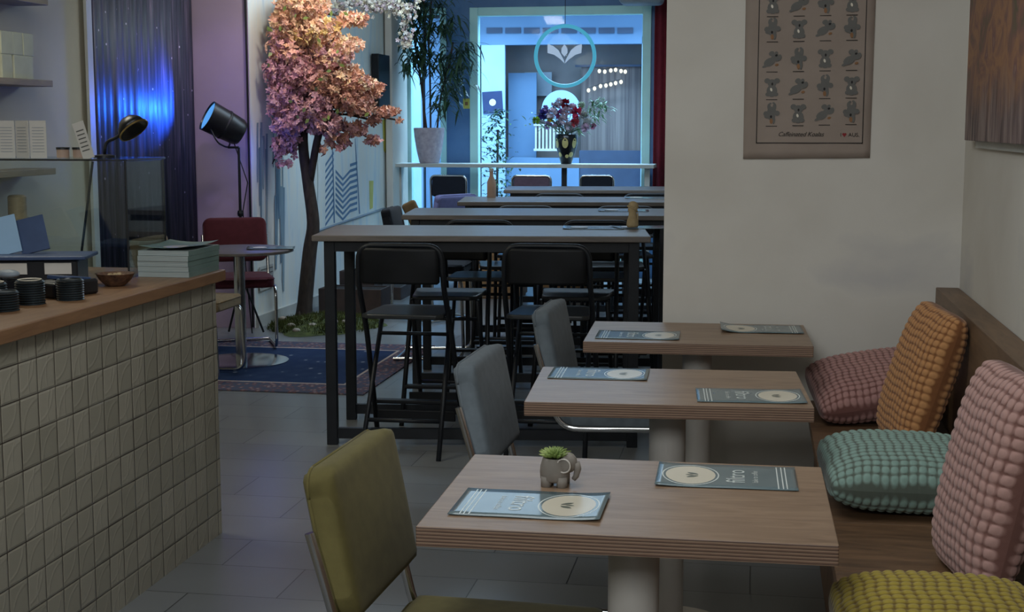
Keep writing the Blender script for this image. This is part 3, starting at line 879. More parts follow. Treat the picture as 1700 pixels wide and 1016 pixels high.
def stage_lamp(base):
    e = empty('stage_light', base, label='black cylindrical stage light with glowing blue lens on a thin stand', cat='stage light')
    L = Vector(base)
    c = at(371, 206, Y=base[1]) - L
    ax = Vector((-0.70, -0.52, 0.46)).normalized()
    Rm = Matrix.Translation(c) @ ax.to_track_quat('Z', 'X').to_matrix().to_4x4()
    MB().lathe([(0.03, -0.15), (0.085, -0.145), (0.098, -0.12), (0.105, -0.03), (0.112, 0.13), (0.106, 0.13), (0.100, 0.10), (0.0, 0.10)], mat=Rm, n=36).build('housing', 'lamp_black', e, smooth='auto')
    MB().lathe([(0.104, 0.118), (0.05, 0.121), (0.0, 0.122)], mat=Rm, n=36).build('lens', 'lamp_lens', e, smooth=True)
    MB().lathe([(0.107, -0.02), (0.110, -0.015), (0.110, -0.005), (0.107, 0.0)], mat=Rm, n=36, ring=True).build('band', 'black_steel', e, smooth='auto')
    yk = MB().tube(rounded_path([c+Vector((-0.06, 0.12, -0.01)), c+Vector((0.0, 0.13, -0.13)), c+Vector((0.03, 0.0, -0.17)), c+Vector((0.0, -0.13, -0.13)), c+Vector((-0.06, -0.12, -0.01))], 0.05), 0.006, 8)
    yk.build('yoke', 'black_steel', e, smooth=True)
    MB().tube([(0, 0, 0.30), (0.0, 0, c.z-0.165)], [0.012, 0.009], 10).tube([(0, 0, c.z-0.165), (c.x+0.03, 0, c.z-0.165)], 0.008, 8).build('pole', 'black_steel', e, smooth='auto')
    MB().lathe([(0.018, 0.86), (0.022, 0.88), (0.018, 0.90)], n=16).build('collar', 'black_steel', e)
    for k in range(3):
        a = 0.6 + k*2*PI/3
        MB().tube([(0, 0, 0.42), (0.15*math.cos(a), 0.15*math.sin(a), 0.012)], 0.008, 8).build('leg', 'black_steel', e)
    cb = MB().tube([c+Vector((0.05, 0.02, -0.08)), Vector((0.06, 0, 1.1)), Vector((0.02, 0, 0.9)), Vector((0.03, 0, 0.5)), Vector((0.06, 0.02, 0.01))], 0.004, 6)
    cb.build('cable', 'black_plastic', e, smooth=True)
    return L + c, ax
cw = MB().tube([(0, 0, 0), (0, 0, 2.98)], 0.008, 8).build('wall_cable', 'black_plastic')
cw.location = (-3.70, 9.985, 0.01)
tag(cw, 'thin black cable running up the violet pillar corner behind the stage light', 'cable')
lc, lax = stage_lamp((-3.655, 9.66, 0))
light('stage_light_beam', 'SPOT', lc + lax*0.15, 75, (0.015, 0.13, 1.0), 0.06, aim=lc+Vector((-0.66, -0.66, 0.30))*2, spot_size=math.radians(104), spot_blend=0.25)
light('stage_light_spill', 'POINT', lc - lax*0.24 + Vector((0.03, 0.1, -0.10)), 1.4, (0.05, 0.15, 1.0), 0.12)

# ================================================================== CANTILEVER CHAIRS
def chair(name, loc, rz, fab, label, seat_h=0.49, bw=0.43, bh=0.30, group=None, top=0.86, low_base=True):
    """faces +y in its own frame"""
    e = empty(name, loc, rz, label, 'chair', group)
    def cushion(part, w_, h_, th, mtx, seam=True):
        # rounded slab with crown
        N1, N2 = 22, 20
        vs = []; fs = []
        def pos(u, v_, side):
            # superellipse rounding of the outline
            r_ = 0.12
            x = u*w_/2; y = v_*h_/2
            cx_ = max(abs(x)-(w_/2-r_*w_), 0); cy2 = max(abs(y)-(h_/2-r_*w_), 0)
            d = math.hypot(cx_, cy2); R0 = r_*w_
            if d > R0:
                k_ = R0/d
                x = math.copysign(w_/2-R0+cx_*k_, x); y = math.copysign(h_/2-R0+cy2*k_, y)
            em = min(1-abs(u), 1-abs(v_))
            rise = min(1.0, (em/0.14))
            z = th/2*(0.62+0.38*math.sqrt(max(0, 1-(1-rise)**2))) + 0.010*(1-u*u)*(1-v_*v_)
            return (x, y, z*side)
        for sd_ in (1, -1):
            for j in range(N2+1):
                for i in range(N1+1):
                    u = -1+2*i/N1; v_ = -1+2*j/N2
                    u = math.sin(u*PI/2)*0.5+u*0.5; v_ = math.sin(v_*PI/2)*0.5+v_*0.5
                    vs.append(mtx @ Vector(pos(u, v_, sd_)))
        NN = (N1+1)*(N2+1)
        for j in range(N2):
            for i in range(N1):
                a = j*(N1+1)+i
                fs.append((a, a+1, a+N1+2, a+N1+1)); fs.append((NN+a, NN+a+N1+1, NN+a+N1+2, NN+a+1))
        rim = [i for i in range(N1+1)] + [j*(N1+1)+N1 for j in range(1, N2+1)] + [N2*(N1+1)+i for i in range(N1-1, -1, -1)] + [j*(N1+1) for j in range(N2-1, 0, -1)]
        for k_ in range(len(rim)):
            a, b2 = rim[k_], rim[(k_+1) % len(rim)]
            fs.append((a, b2, NN+b2, NN+a))
        o = MB().add(vs, fs).build(part, fab, e, smooth=True)
        path = [Vector(vs[i]) for i in rim]
        s2 = MB().tube([p_ for p_ in path], 0.0035, 6, closed=True)
        s2.build('piping', fab, o, smooth=True)
        return o
    tilt = math.radians(11)
    zc = top - bh/2*math.cos(tilt)
    yb = -0.21
    mb_ = Matrix.Translation((0, yb - 0.03, zc)) @ Matrix.Rotation(PI/2 + tilt, 4, 'X')
    cushion('backrest', bw, bh, 0.062, mb_)
    cushion('seat', bw, 0.43, 0.07, Matrix.Translation((0, 0.02, seat_h-0.035)))
    xs = bw/2 + 0.004
    fr = MB()
    for s_ in (-1, 1):
        x = s_*xs
        pts = [(x, yb-0.065, zc+0.03), (x, yb-0.02, zc-bh*0.42), (x, yb+0.02, seat_h-0.075), (x, 0.22, seat_h-0.062), (x, 0.235, 0.02), (x, -0.22, 0.014)]
        fr.tube(rounded_path(pts, 0.075, 7), 0.011, 10)
    fr.tube([(-xs, -0.20, 0.014), (xs, -0.20, 0.014)], 0.011, 10)
    fr.tube([(-xs, 0.12, seat_h-0.07), (xs, 0.12, seat_h-0.07)], 0.009, 8)
    fr.build('frame', 'chrome', e, smooth='auto')
    return e
R90 = -PI/2
chair('dining_chair', (-0.54, 2.71, 0), R90-0.04, 'olive_velvet', 'olive green velvet chair with chrome frame at the nearest wooden table')
chair('dining_chair', (-0.525, 3.985, 0), R90-0.03, 'grey_blue_fabric', 'grey-blue upholstered chair at the middle wooden table', top=0.85)
chair('dining_chair', (-0.50, 5.21, 0), R90-0.03, 'grey_blue_fabric', 'grey-blue upholstered chair at the farthest wooden table by the wall', top=0.84)
chair('dining_chair', (-3.47, 9.12, 0.008), PI+0.45, 'red_fabric', 'dark red upholstered chair with chrome legs behind the round table', top=0.86)
chair('dining_chair', (-3.30, 7.90, 0.008), R90, 'bag_fabric', 'tan chair with chrome legs half hidden behind the end of the tiled counter', top=0.84)

# ================================================================== WOODEN CAFE TABLES
def cafe_table(y0_, y1_, xl, xr, rz, label):
    cx_, cy2 = (xl+xr)/2, (y0_+y1_)/2
    e = empty('cafe_table', (cx_, cy2, 0), rz, label, 'table', 'square plywood cafe tables')
    w_, d_ = xr-xl, y1_-y0_
    o = MB().box((0, 0, 0.73), (w_, d_, 0.04)).build('table_top', ['ply_face', 'ply_edge'], e, bevel=0.0025)
    for p_ in o.data.polygons:
        if abs(p_.normal.z) < 0.5: p_.material_index = 1
    MB().lathe([(0.0535, 0.02), (0.0535, 0.70)], n=36).build('pedestal', 'pedestal_paint', e, smooth='auto')
    MB().lathe([(0.21, 0.0), (0.21, 0.012), (0.06, 0.022), (0.0535, 0.03)], n=40).build('base_plate', 'pedestal_paint', e, smooth='auto')
    MB().box((0, 0, 0.702), (0.24, 0.24, 0.014)).build('mounting_plate', 'black_steel', e)
    return e
cafe_table(2.56, 3.165, -0.635, 0.155, 0.012, 'nearest plywood table, with the elephant planter on it')
cafe_table(3.82, 4.40, -0.645, 0.145, 0.06, 'middle plywood table, behind the one with the planter')
cafe_table(4.93, 5.46, -0.61, 0.19, 0.035, 'farthest plywood table, against the white wall')
TT = 0.75
def menu(x, y, rz, label, amp=0.004, par_mat='menu_paper'):
    e = empty('placemat_menu', (x, y, TT+0.0005), rz, label, 'menu', 'teal menus lying on the tables')
    Lm, Wm = 0.30, 0.205
    curl_sheet(Lm, Wm, amp, par_mat, e, name='sheet', mode=1, nx=24)
    def zf(xx):
        u = xx/(Lm/2)
        return amp*(max(0, -u)**3 + 0.35*max(0, u)**4) + amp*0.15*math.sin(3*u+1) + 0.0018
    def drape(o_):
        for v_ in o_.data.vertices: v_.co.z += zf(v_.co.x)
    m1 = MB()
    def grid_disc(c, a, b2, n=30, rings=7):
        vs = [Vector(c)]; fs = []
        for r_ in range(1, rings+1):
            for k in range(n):
                vs.append(Vector(c)+Vector((a*r_/rings*math.cos(2*PI*k/n), b2*r_/rings*math.sin(2*PI*k/n), 0)))
        for k in range(n): fs.append((0, 1+k, 1+(k+1) % n))
        for r_ in range(rings-1):
            for k in range(n):
                fs.append((1+r_*n+k, 1+(r_+1)*n+k, 1+(r_+1)*n+(k+1) % n, 1+r_*n+(k+1) % n))
        m1.add(vs, fs)
    grid_disc((-0.077, 0, 0), 0.054, 0.078)
    o_ = m1.build('logo_badge', 'cream_ink', e); drape(o_)
    m2 = MB()
    n = 40; vs = []; fs = []
    for k in range(n):
        for rr in (0.059, 0.062):
            vs.append((-0.077+rr*math.cos(2*PI*k/n), rr*1.42*math.sin(2*PI*k/n), 0))
    for k in range(n):
        a = 2*k; b2 = 2*((k+1) % n); fs.append((a, a+1, b2+1, b2))
    m2.add(vs, fs)
    o_ = m2.build('badge_ring', 'white_ink', e); drape(o_)
    m2 = MB()
    for xx in (0.108, 0.118, 0.126): m2.add([(xx, -0.095, 0), (xx+0.0025, -0.095, 0), (xx+0.0025, 0.095, 0), (xx, 0.095, 0)], [(0, 1, 2, 3)])
    o_ = m2.build('printed_stripes', 'white_ink', e); drape(o_)
    # leaf mark
    m3 = MB()
    def leaf(cx_, cy2, ang, ln, wd):
        pts = []
        for k in range(13):
            t_ = k/12; pts.append((ln*t_, wd*math.sin(PI*t_)**0.8))
        for k in range(11, 0, -1):
            t_ = k/12; pts.append((ln*t_, -wd*math.sin(PI*t_)**0.8))
        c_, s_ = math.cos(ang), math.sin(ang)
        m3.add([(cx_+a*c_-b2*s_, cy2+a*s_+b2*c_, 0.0004) for a, b2 in pts], [tuple(range(len(pts)))])
    leaf(-0.060, 0.004, PI-0.6, 0.030, 0.006); leaf(-0.060, -0.004, PI+0.6, 0.030, 0.006); leaf(-0.070, 0, PI, 0.018, 0.004)
    o_ = m3.build('leaf_mark', 'leaf_ink', e); drape(o_)
    Rt = lambda xx, yy: Matrix.Translation((xx, yy, 0.0003)) @ Matrix.Rotation(PI/2, 4, 'Z')
    o_ = text_mesh([('filtro', 0.058, Rt(0.022, 0)), ('bake to coffee', 0.018, Rt(0.062, 0))], 'lettering', 'white_ink', e)
    drape(o_)
    return e
menu(-0.438, 2.742, PI+0.0, 'glossy menu with curled edge at the front left of the nearest table', 0.006)
menu(-0.056, 3.04, 0.02, 'flat menu at the right rear of the nearest table')
menu(-0.47, 4.27, PI+0.03, 'shiny menu at the far side of the middle table')
menu(-0.012, 3.985, PI+0.07, 'menu at the near right edge of the middle table')
menu(-0.42, 5.09, PI+0.03, 'menu at the left of the farthest plywood table')
menu(0.02, 5.32, 0.05, 'menu against the wall at the right of the farthest plywood table', 0.014)

# elephant planter
q = at(924, 811, Z=TT)
ep = empty('elephant_planter', (q.x, q.y+0.03, TT), 0.0, 'small grey concrete elephant planter holding a green succulent on the nearest table', 'planter')
sk = MB()
sk.lathe([(0.0, 0.010), (0.026, 0.010), (0.031, 0.016), (0.032, 0.030), (0.031, 0.042), (0.027, 0.056), (0.025, 0.060), (0.021, 0.060), (0.018, 0.052), (0.0, 0.050)], c=(-0.008, 0, 0), n=28)
for sx, sy in ((-0.024, -0.016), (0.010, -0.019), (-0.024, 0.016), (0.010, 0.019)):
    sk.tube([(sx, sy, 0), (sx, sy, 0.022)], [0.0115, 0.012], 12)
sk.ell((0.021, -0.002, 0.050), (0.019, 0.019, 0.022), 18, 12)
sk.tube([(0.036, -0.002, 0.050), (0.041, -0.002, 0.036), (0.038, -0.002, 0.022), (0.032, -0.002, 0.014)], [0.010, 0.008, 0.0065, 0.005], 10)
sk.build('body', 'concrete', ep, smooth=True)
for s_ in (-1, 1):
    ear = MB()
    ear.ell((0.014, s_*0.022, 0.048), (0.015, 0.004, 0.015), 18, 8, rot=Euler((0, 0, s_*0.3)))
    eo = ear.build('ear', 'concrete', ep, smooth=True)
    MB().tube([Vector((0.014+0.0145*math.cos(a), s_*(0.0262)+s_*0.3*0.0145*math.cos(a)*0.5, 0.048+0.0145*math.sin(a))) for a in [k*2*PI/20 for k in range(20)]], 0.0018, 6, closed=True).build('ear_rim', 'pedestal_paint', eo, smooth=True)
MB().lathe([(0.019, 0.054), (0.0, 0.057)], c=(-0.008, 0, 0), n=18).build('soil', 'soil', ep)
su = MB()
for k in range(70):
    a = k*2.39996; tl = 0.15+1.15*(k/70.0); ln = 0.022+0.014*(k/70.0)
    d = Vector((math.cos(a)*math.sin(tl), math.sin(a)*math.sin(tl), math.cos(tl)*0.9))
    c0 = Vector((-0.008, 0, 0.060)) + Vector((d.x*0.004, d.y*0.004, 0))
    side = d.cross(Vector((0, 0, 1))).normalized()
    su.tube([c0, c0+d*ln*0.5, c0+d*ln], [0.0034, 0.0050, 0.0006], 6)
su.build('succulent', 'succulent_leaf', ep, smooth=True)

# ================================================================== HIGH TABLES AND BAR STOOLS
HT = 1.0
TR = 0.13
def high_table(x, y, label):
    e = empty('high_table', (x, y, 0), TR, label, 'table', 'long high tables in the hall')
    w_, d_ = 1.57, 0.70
    MB().box((0, 0, HT-0.014), (w_, d_, 0.028)).build('table_top', 'grey_table_wood', e, bevel=0.004)
    lw = 0.05
    ap = MB()
    for s_ in (-1, 1):
        ap.box((0, s_*(d_/2-0.06), HT-0.053), (w_-0.20, lw*0.8, 0.05))
        ap.box((s_*(w_/2-0.075), 0, HT-0.053), (lw*0.8, d_-0.16, 0.05))
    ap.build('apron', 'black_steel', e)
    for sx in (-1, 1):
        for sy in (-1, 1):
            MB().box((sx*(w_/2-0.075), sy*(d_/2-0.06), (HT-0.028)/2), (lw, lw, HT-0.028)).build('leg', 'black_steel', e, bevel=0.003)
    for sy in (-1, 1):
        MB().box((0, sy*(d_/2-0.06), 0.055), (w_-0.20, 0.03, 0.05)).build('stretcher', 'black_steel', e)
    return e
c_, s_n = math.cos(TR), math.sin(TR)
TPOS = []
for (xf, yf), lab in (((-2.04, 6.30), 'nearest long high table, with paper figure and menus on it'),
                      ((-2.0, 7.83), 'second long high table from the front, just behind the nearest'),
                      ((-1.98, 9.25), 'third long high table from the front'),
                      ((-1.98, 11.0), 'farthest long high table, next to the window chairs')):
    cx_ = xf + 0.785*c_ - 0.35*s_n; cy2 = yf + 0.785*s_n + 0.35*c_
    high_table(cx_, cy2, lab)
    TPOS.append((cx_, cy2))
def make_stool():
    e = empty('bar_stool', (0, 0, 0), 0, 'stool', 'stool', 'black folding bar stools')
    A = MB()
    p = [(-0.215, 0.235, 0.0), (-0.200, -0.02, 0.56), (-0.195, -0.185, 0.80), (-0.190, -0.20, 0.972), (0.190, -0.20, 0.972), (0.195, -0.185, 0.80), (0.200, -0.02, 0.56), (0.215, 0.235, 0.0)]
    A.tube(rounded_path(p, 0.07, 7), 0.0125, 10)
    A.build('back_frame', 'black_steel', e, smooth=True)
    B = MB()
    for s_ in (-1, 1):
        B.tube([(s_*0.165, 0.17, 0.635), (s_*0.18, -0.245, 0.0)], 0.0115, 10)
    B.tube([(-0.168, 0.10, 0.53), (0.168, 0.10, 0.53)], 0.009, 8)
    B.tube([(-0.176, -0.14, 0.16), (0.176, -0.14, 0.16)], 0.010, 8)
    B.build('leg_frame', 'black_steel', e, smooth=True)
    F = MB().box((0, 0.165, 0.19), (0.41, 0.05, 0.018)); F.box((0, 0.13, 0.13), (0.38, 0.012, 0.05))
    F.build('footrest', 'black_plastic', e, bevel=0.004)
    # seat plate
    Q = MB()
    outline = [(-0.19, -0.15), (-0.165, 0.16), (-0.13, 0.20), (0.13, 0.20), (0.165, 0.16), (0.19, -0.15), (0.16, -0.18), (-0.16, -0.18)]
    Q.prism(outline, 0.635, 0.657)
    Q.build('seat', 'stool_seat', e, bevel=0.006, smooth=True)
    # curved backrest panel
    vs = []; fs = []
    n = 14
    for j, zz_ in enumerate((0.80, 0.81, 0.948, 0.962)):
        for i in range(n+1):
            u = -1+2*i/n
            zz2 = zz_ if j in (1, 2) else zz_
            xw = 0.182 if j in (1, 2) else 0.170
            vs.append((u*xw, -0.19-0.022*(1-u*u)-0.01*(zz_-0.75)/0.2, zz2))
    for j in range(3):
        for i in range(n):
            a = j*(n+1)+i; fs.append((a, a+1, a+n+2, a+n+1))
    o = MB().add(vs, fs).build('backrest', 'black_plastic', e, smooth=True)
    sd = o.modifiers.new('thickness', 'SOLIDIFY'); sd.thickness = 0.012; sd.offset = 0
    return e
proto = make_stool()
first = True
ORD = ['nearest', 'second', 'third', 'farthest']
for ti, (tx, ty) in enumerate(TPOS):
    for side, lab in ((-1, 'near'), (1, 'far')):
        for k, u in enumerate((-0.33, 0.33)):
            lx, ly = u + (0.0 if side < 0 else 0.12), side*0.36
            if side < 0: ly = -0.30 if ti else -0.36
            X_ = tx + lx*c_ - ly*s_n; Y_ = ty + lx*s_n + ly*c_
            rz_ = TR + (0 if side < 0 else PI) + rng.uniform(-0.08, 0.08)
            if ti == 0 and side < 0: rz_ = TR - 0.10
            lb = 'black folding bar stool, %s one on the %s side of the %s high table' % ('left' if k == 0 else 'right', lab, ORD[ti])
            if first:
                proto.location = (X_, Y_, 0); proto.rotation_euler.z = rz_; proto['label'] = lb; first = False
            else:
                dup(proto, (X_, Y_, 0), rz_, lb)

# things on the high tables
def on_table(ti, px, py):
    return at(px, py, Z=HT)
def hmenu(px, py, rz, lab, base=HT, sz=(0.30, 0.2), mat='menu_paper'):
    q_ = at(px, py, Z=base)
    e = empty('table_menu', (q_.x, q_.y, base+0.0005), rz, lab, 'menu', 'menus on the high tables')
    curl_sheet(sz[0], sz[1], 0.006, mat, e, name='sheet', mode=1)
    o_ = MB().disc((-0.07, 0, 0), 0.045, 0.06).build('printed_badge', 'cream_ink', e); o_.location.z = 0.0055
    return e
hmenu(985, 379, 0.1, 'menu at the left of the two on the nearest high table')
hmenu(1068, 378, 0.35, 'menu at the right end of the nearest high table, beside the paper figure')
hmenu(1035, 350, 0.1, 'menu on the second high table')
hmenu(1073, 329, 0.1, 'menu on the third high table')
q = at(1050, 379, Z=HT)
fg = empty('table_figure', (q.x, q.y, HT+0.007), 0.2, 'tan felt figure with a folded top standing on the nearest high table', 'figure')
MB().lathe([(0.027, 0), (0.030, 0.01), (0.028, 0.03), (0.020, 0.055), (0.019, 0.07), (0.024, 0.085), (0.022, 0.098)], n=20).build('body', 'tan_felt', fg, smooth=True)
m = MB(); m.ell((0.004, 0, 0.105), (0.026, 0.020, 0.022), 16, 9, rot=Euler((0, 0.5, 0)))
m.tube([(-0.028, -0.010, 0.105), (0.0, -0.022, 0.092), (0.024, -0.012, 0.075)], [0.004, 0.006, 0.004], 8)
m.build('folded_top', 'tan_felt', fg, smooth=True)
m = MB(); m.box((0.0235, -0.008, 0.04), (0.008, 0.012, 0.06)); m.build('side_flap', 'tan_felt', fg, bevel=0.003)

# wooden crates under / behind the tables
def crate(x, y, rz, w_, d_, h_, lab):
    e = empty('wooden_crate', (x, y, 0), rz, lab, 'crate', 'wooden crates under the high tables')
    m = MB()
    for s_ in (-1, 1):
        for k in range(3):
            z = h_*(0.17+0.33*k)
            m.box((0, s_*(d_/2-0.006), z), (w_, 0.012, h_*0.27)); m.box((s_*(w_/2-0.006), 0, z), (0.012, d_-0.024, h_*0.27))
    m.box((0, 0, 0.008), (w_-0.024, d_-0.024, 0.012))
    m.build('slats', 'crate_wood', e)
    m = MB()
    for sx in (-1, 1):
        for sy in (-1, 1): m.box((sx*(w_/2-0.025), sy*(d_/2-0.025), h_/2), (0.025, 0.025, h_))
    m.build('corner_posts', 'crate_wood', e)
crate(-2.30, 12.25, 0.0, 0.55, 0.4, 0.62, 'tall wooden crate behind the high tables, left one')
crate(-1.62, 12.32, 0.0, 0.55, 0.4, 0.62, 'tall wooden crate behind the high tables, right one')

# ================================================================== BENCH AND CUSHIONS
bn2 = empty('bench', (0.45, 3.4, 0), label='long built-in wooden bench along the right wall', cat='bench')
def bpart(name, mat, a, c, bev=0.003):
    L = Vector(bn2.location)
    return MB().box2(Vector(a)-L, Vector(c)-L).build(name, mat, bn2, bevel=bev)
bpart('base', 'bench_wood', (0.235, -0.5, 0), (0.665, WY-0.005, 0.415))
for k in range(14):
    ya = -0.5 + k*0.43; yb = min(ya+0.428, WY-0.005)
    if yb > ya: bpart('seat_board', 'bench_wood', (0.20, ya, 0.415), (0.668, yb, 0.45), 0.0015)
bpart('backrest', 'bench_back_wood', (0.668, -0.5, 0.0), (0.752, WY-0.005, 0.90))
SB = 0.45
def cushion_mesh(name, w_, h_, th, cells, mat, label, loc, rot, puff=0.0065, squash=0.0, bend=0.0):
    ny = cells; nx = max(6, int(cells*w_/h_))
    k = 7
    Nx, Ny = nx*k, ny*k
    u = np.linspace(-1, 1, Nx+1); v_ = np.linspace(-1, 1, Ny+1)
    U, V = np.meshgrid(u, v_)
    def base(U, V, sd):
        # pillow outline: slightly pulled-in sides, ears at the corners
        X = U*w_/2*(1-0.055*(1-V**2)*np.abs(U)**3)*(1-0.11*(U*V)**4)
        Yq = V*h_/2*(1-0.055*(1-U**2)*np.abs(V)**3)*(1-0.11*(U*V)**4)
        prof = np.clip(1-np.abs(U)**3.2, 0, 1)**0.52 * np.clip(1-np.abs(V)**3.2, 0, 1)**0.52
        Zq = sd*th/2*prof
        Zq = Zq + bend*(X/(w_/2))**2
        if squash: # sag: the lower half is fuller
            Zq = Zq*(1-squash*V)
        return np.stack([X, Yq, Zq], -1)
    vs = []; fs = []
    off = 0; groove_shade = []
    for sd in (1, -1):
        Pp = base(U, V, sd)
        du = np.gradient(Pp, axis=1); dv = np.gradient(Pp, axis=0)
        nn_ = np.cross(du, dv)*sd
        nn_ /= (np.linalg.norm(nn_, axis=-1, keepdims=True)+1e-9)
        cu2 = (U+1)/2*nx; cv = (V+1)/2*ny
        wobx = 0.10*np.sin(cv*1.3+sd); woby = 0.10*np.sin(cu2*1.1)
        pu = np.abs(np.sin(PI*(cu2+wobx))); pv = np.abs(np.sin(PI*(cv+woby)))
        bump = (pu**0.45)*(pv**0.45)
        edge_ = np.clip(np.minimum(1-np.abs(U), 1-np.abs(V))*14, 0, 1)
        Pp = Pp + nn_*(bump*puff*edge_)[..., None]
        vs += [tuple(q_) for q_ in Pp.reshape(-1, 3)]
        groove_shade += (bump*np.clip(edge_+0.4, 0, 1)).ravel().tolist()
        W = Nx+1
        idx = np.arange((Nx+1)*(Ny+1)).reshape(Ny+1, Nx+1)
        a = idx[:-1, :-1].ravel()+off; b2 = idx[:-1, 1:].ravel()+off; c2 = idx[1:, 1:].ravel()+off; d2 = idx[1:, :-1].ravel()+off
        if sd > 0: fs += list(zip(a.tolist(), b2.tolist(), c2.tolist(), d2.tolist()))
        else: fs += list(zip(a.tolist(), d2.tolist(), c2.tolist(), b2.tolist()))
        off += (Nx+1)*(Ny+1)
    o = MB().add(vs, fs).build(name, mat, smooth=True)
    at3 = o.data.attributes.new('groove_shade', 'FLOAT', 'POINT'); at3.data.foreach_set('value', groove_shade)
    o.location = loc
    o.rotation_euler = rot
    R_m = o.rotation_euler.to_matrix()
    co = np.array([v_.co[:] for v_ in o.data.vertices]) @ np.array(R_m).T
    o.location.z = SB + 0.001 - co[:, 2].min()
    mx_ = co[:, 0].max() + o.location.x
    if mx_ > 0.666: o.location.x -= mx_ - 0.666
    tag(o, label, 'cushion', 'bobbly knitted cushions on the bench')
    return o
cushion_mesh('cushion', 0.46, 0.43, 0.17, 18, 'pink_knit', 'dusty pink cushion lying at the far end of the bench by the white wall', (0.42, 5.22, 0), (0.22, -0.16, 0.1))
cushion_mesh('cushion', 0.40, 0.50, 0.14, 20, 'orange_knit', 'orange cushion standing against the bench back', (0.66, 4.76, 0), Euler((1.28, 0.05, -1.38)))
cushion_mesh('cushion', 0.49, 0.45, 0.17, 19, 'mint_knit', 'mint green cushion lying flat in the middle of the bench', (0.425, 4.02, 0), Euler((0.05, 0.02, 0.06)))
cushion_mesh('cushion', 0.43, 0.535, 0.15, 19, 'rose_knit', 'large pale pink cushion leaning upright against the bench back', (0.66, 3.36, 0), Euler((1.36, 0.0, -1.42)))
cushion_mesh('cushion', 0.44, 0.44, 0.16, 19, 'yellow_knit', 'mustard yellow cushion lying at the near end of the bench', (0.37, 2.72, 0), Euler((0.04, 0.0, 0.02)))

# ================================================================== POSTER AND PAINTING
PX0, PX1, PZ0, PZ1 = -0.063, 0.411, 1.383, 2.12
po = empty('koala_tea_towel', ((PX0+PX1)/2, WY-0.004, (PZ0+PZ1)/2), label='beige cloth wall hanging printed with rows of grey koalas', cat='wall hanging')
pw, ph = PX1-PX0, PZ1-PZ0
vs = []; fs = []
for j in range(25):
    for i in range(17):
        u = -1+2*i/16; v_ = -1+2*j/24
        vs.append((u*pw/2*(1+0.006*v_), -0.002-0.0015*math.sin(u*7+v_*2)-0.002*max(0, -v_-0.7), v_*ph/2+0.003*u*max(0, -v_)))
for j in range(24):
    for i in range(16):
        a = j*17+i; fs.append((a, a+1, a+18, a+17))
o = MB().add(vs, fs).build('cloth', 'poster_cloth', po, smooth=True)
sd = o.modifiers.new('thickness', 'SOLIDIFY'); sd.thickness = 0.001; sd.offset = 0
FR = Matrix.Rotation(PI/2, 4, 'X')      # print plane: x right, z up
def prt(px, py):
    q_ = at(px, py, Y=WY) - Vector(po.location)
    return q_.x, q_.z
bl = MB()
xa, za = prt(1255, 238); xb, zb = prt(1432, 236); zt = ph/2-0.05
yP = -0.0052
def pquad(m, x0_, z0_, x1_, z1_, y=yP, mi=0): m.add([(x0_, y, z0_), (x1_, y, z0_), (x1_, y, z1_), (x0_, y, z1_)], [(0, 1, 2, 3)], mi)
pquad(bl, xa, za, xb, za+0.0035); pquad(bl, xa, za, xa+0.003, zt); pquad(bl, xb-0.003, za, xb, zt); pquad(bl, xa, zt-0.003, xb, zt)
bl.build('border_line', 'print_black', po)
def pell(m, cx_, cz, a, c2, rot=0.0, mi=0, y=yP, M2=None, n=14):
    vs = []
    for k in range(n):
        t_ = 2*PI*k/n
        x = a*math.cos(t_); z = c2*math.sin(t_)
        x, z = x*math.cos(rot)-z*math.sin(rot)+cx_, x*math.sin(rot)+z*math.cos(rot)+cz
        if M2: x, z = M2(x, z)
        vs.append((x, y, z))
    m.add(vs, [tuple(range(n))], mi)
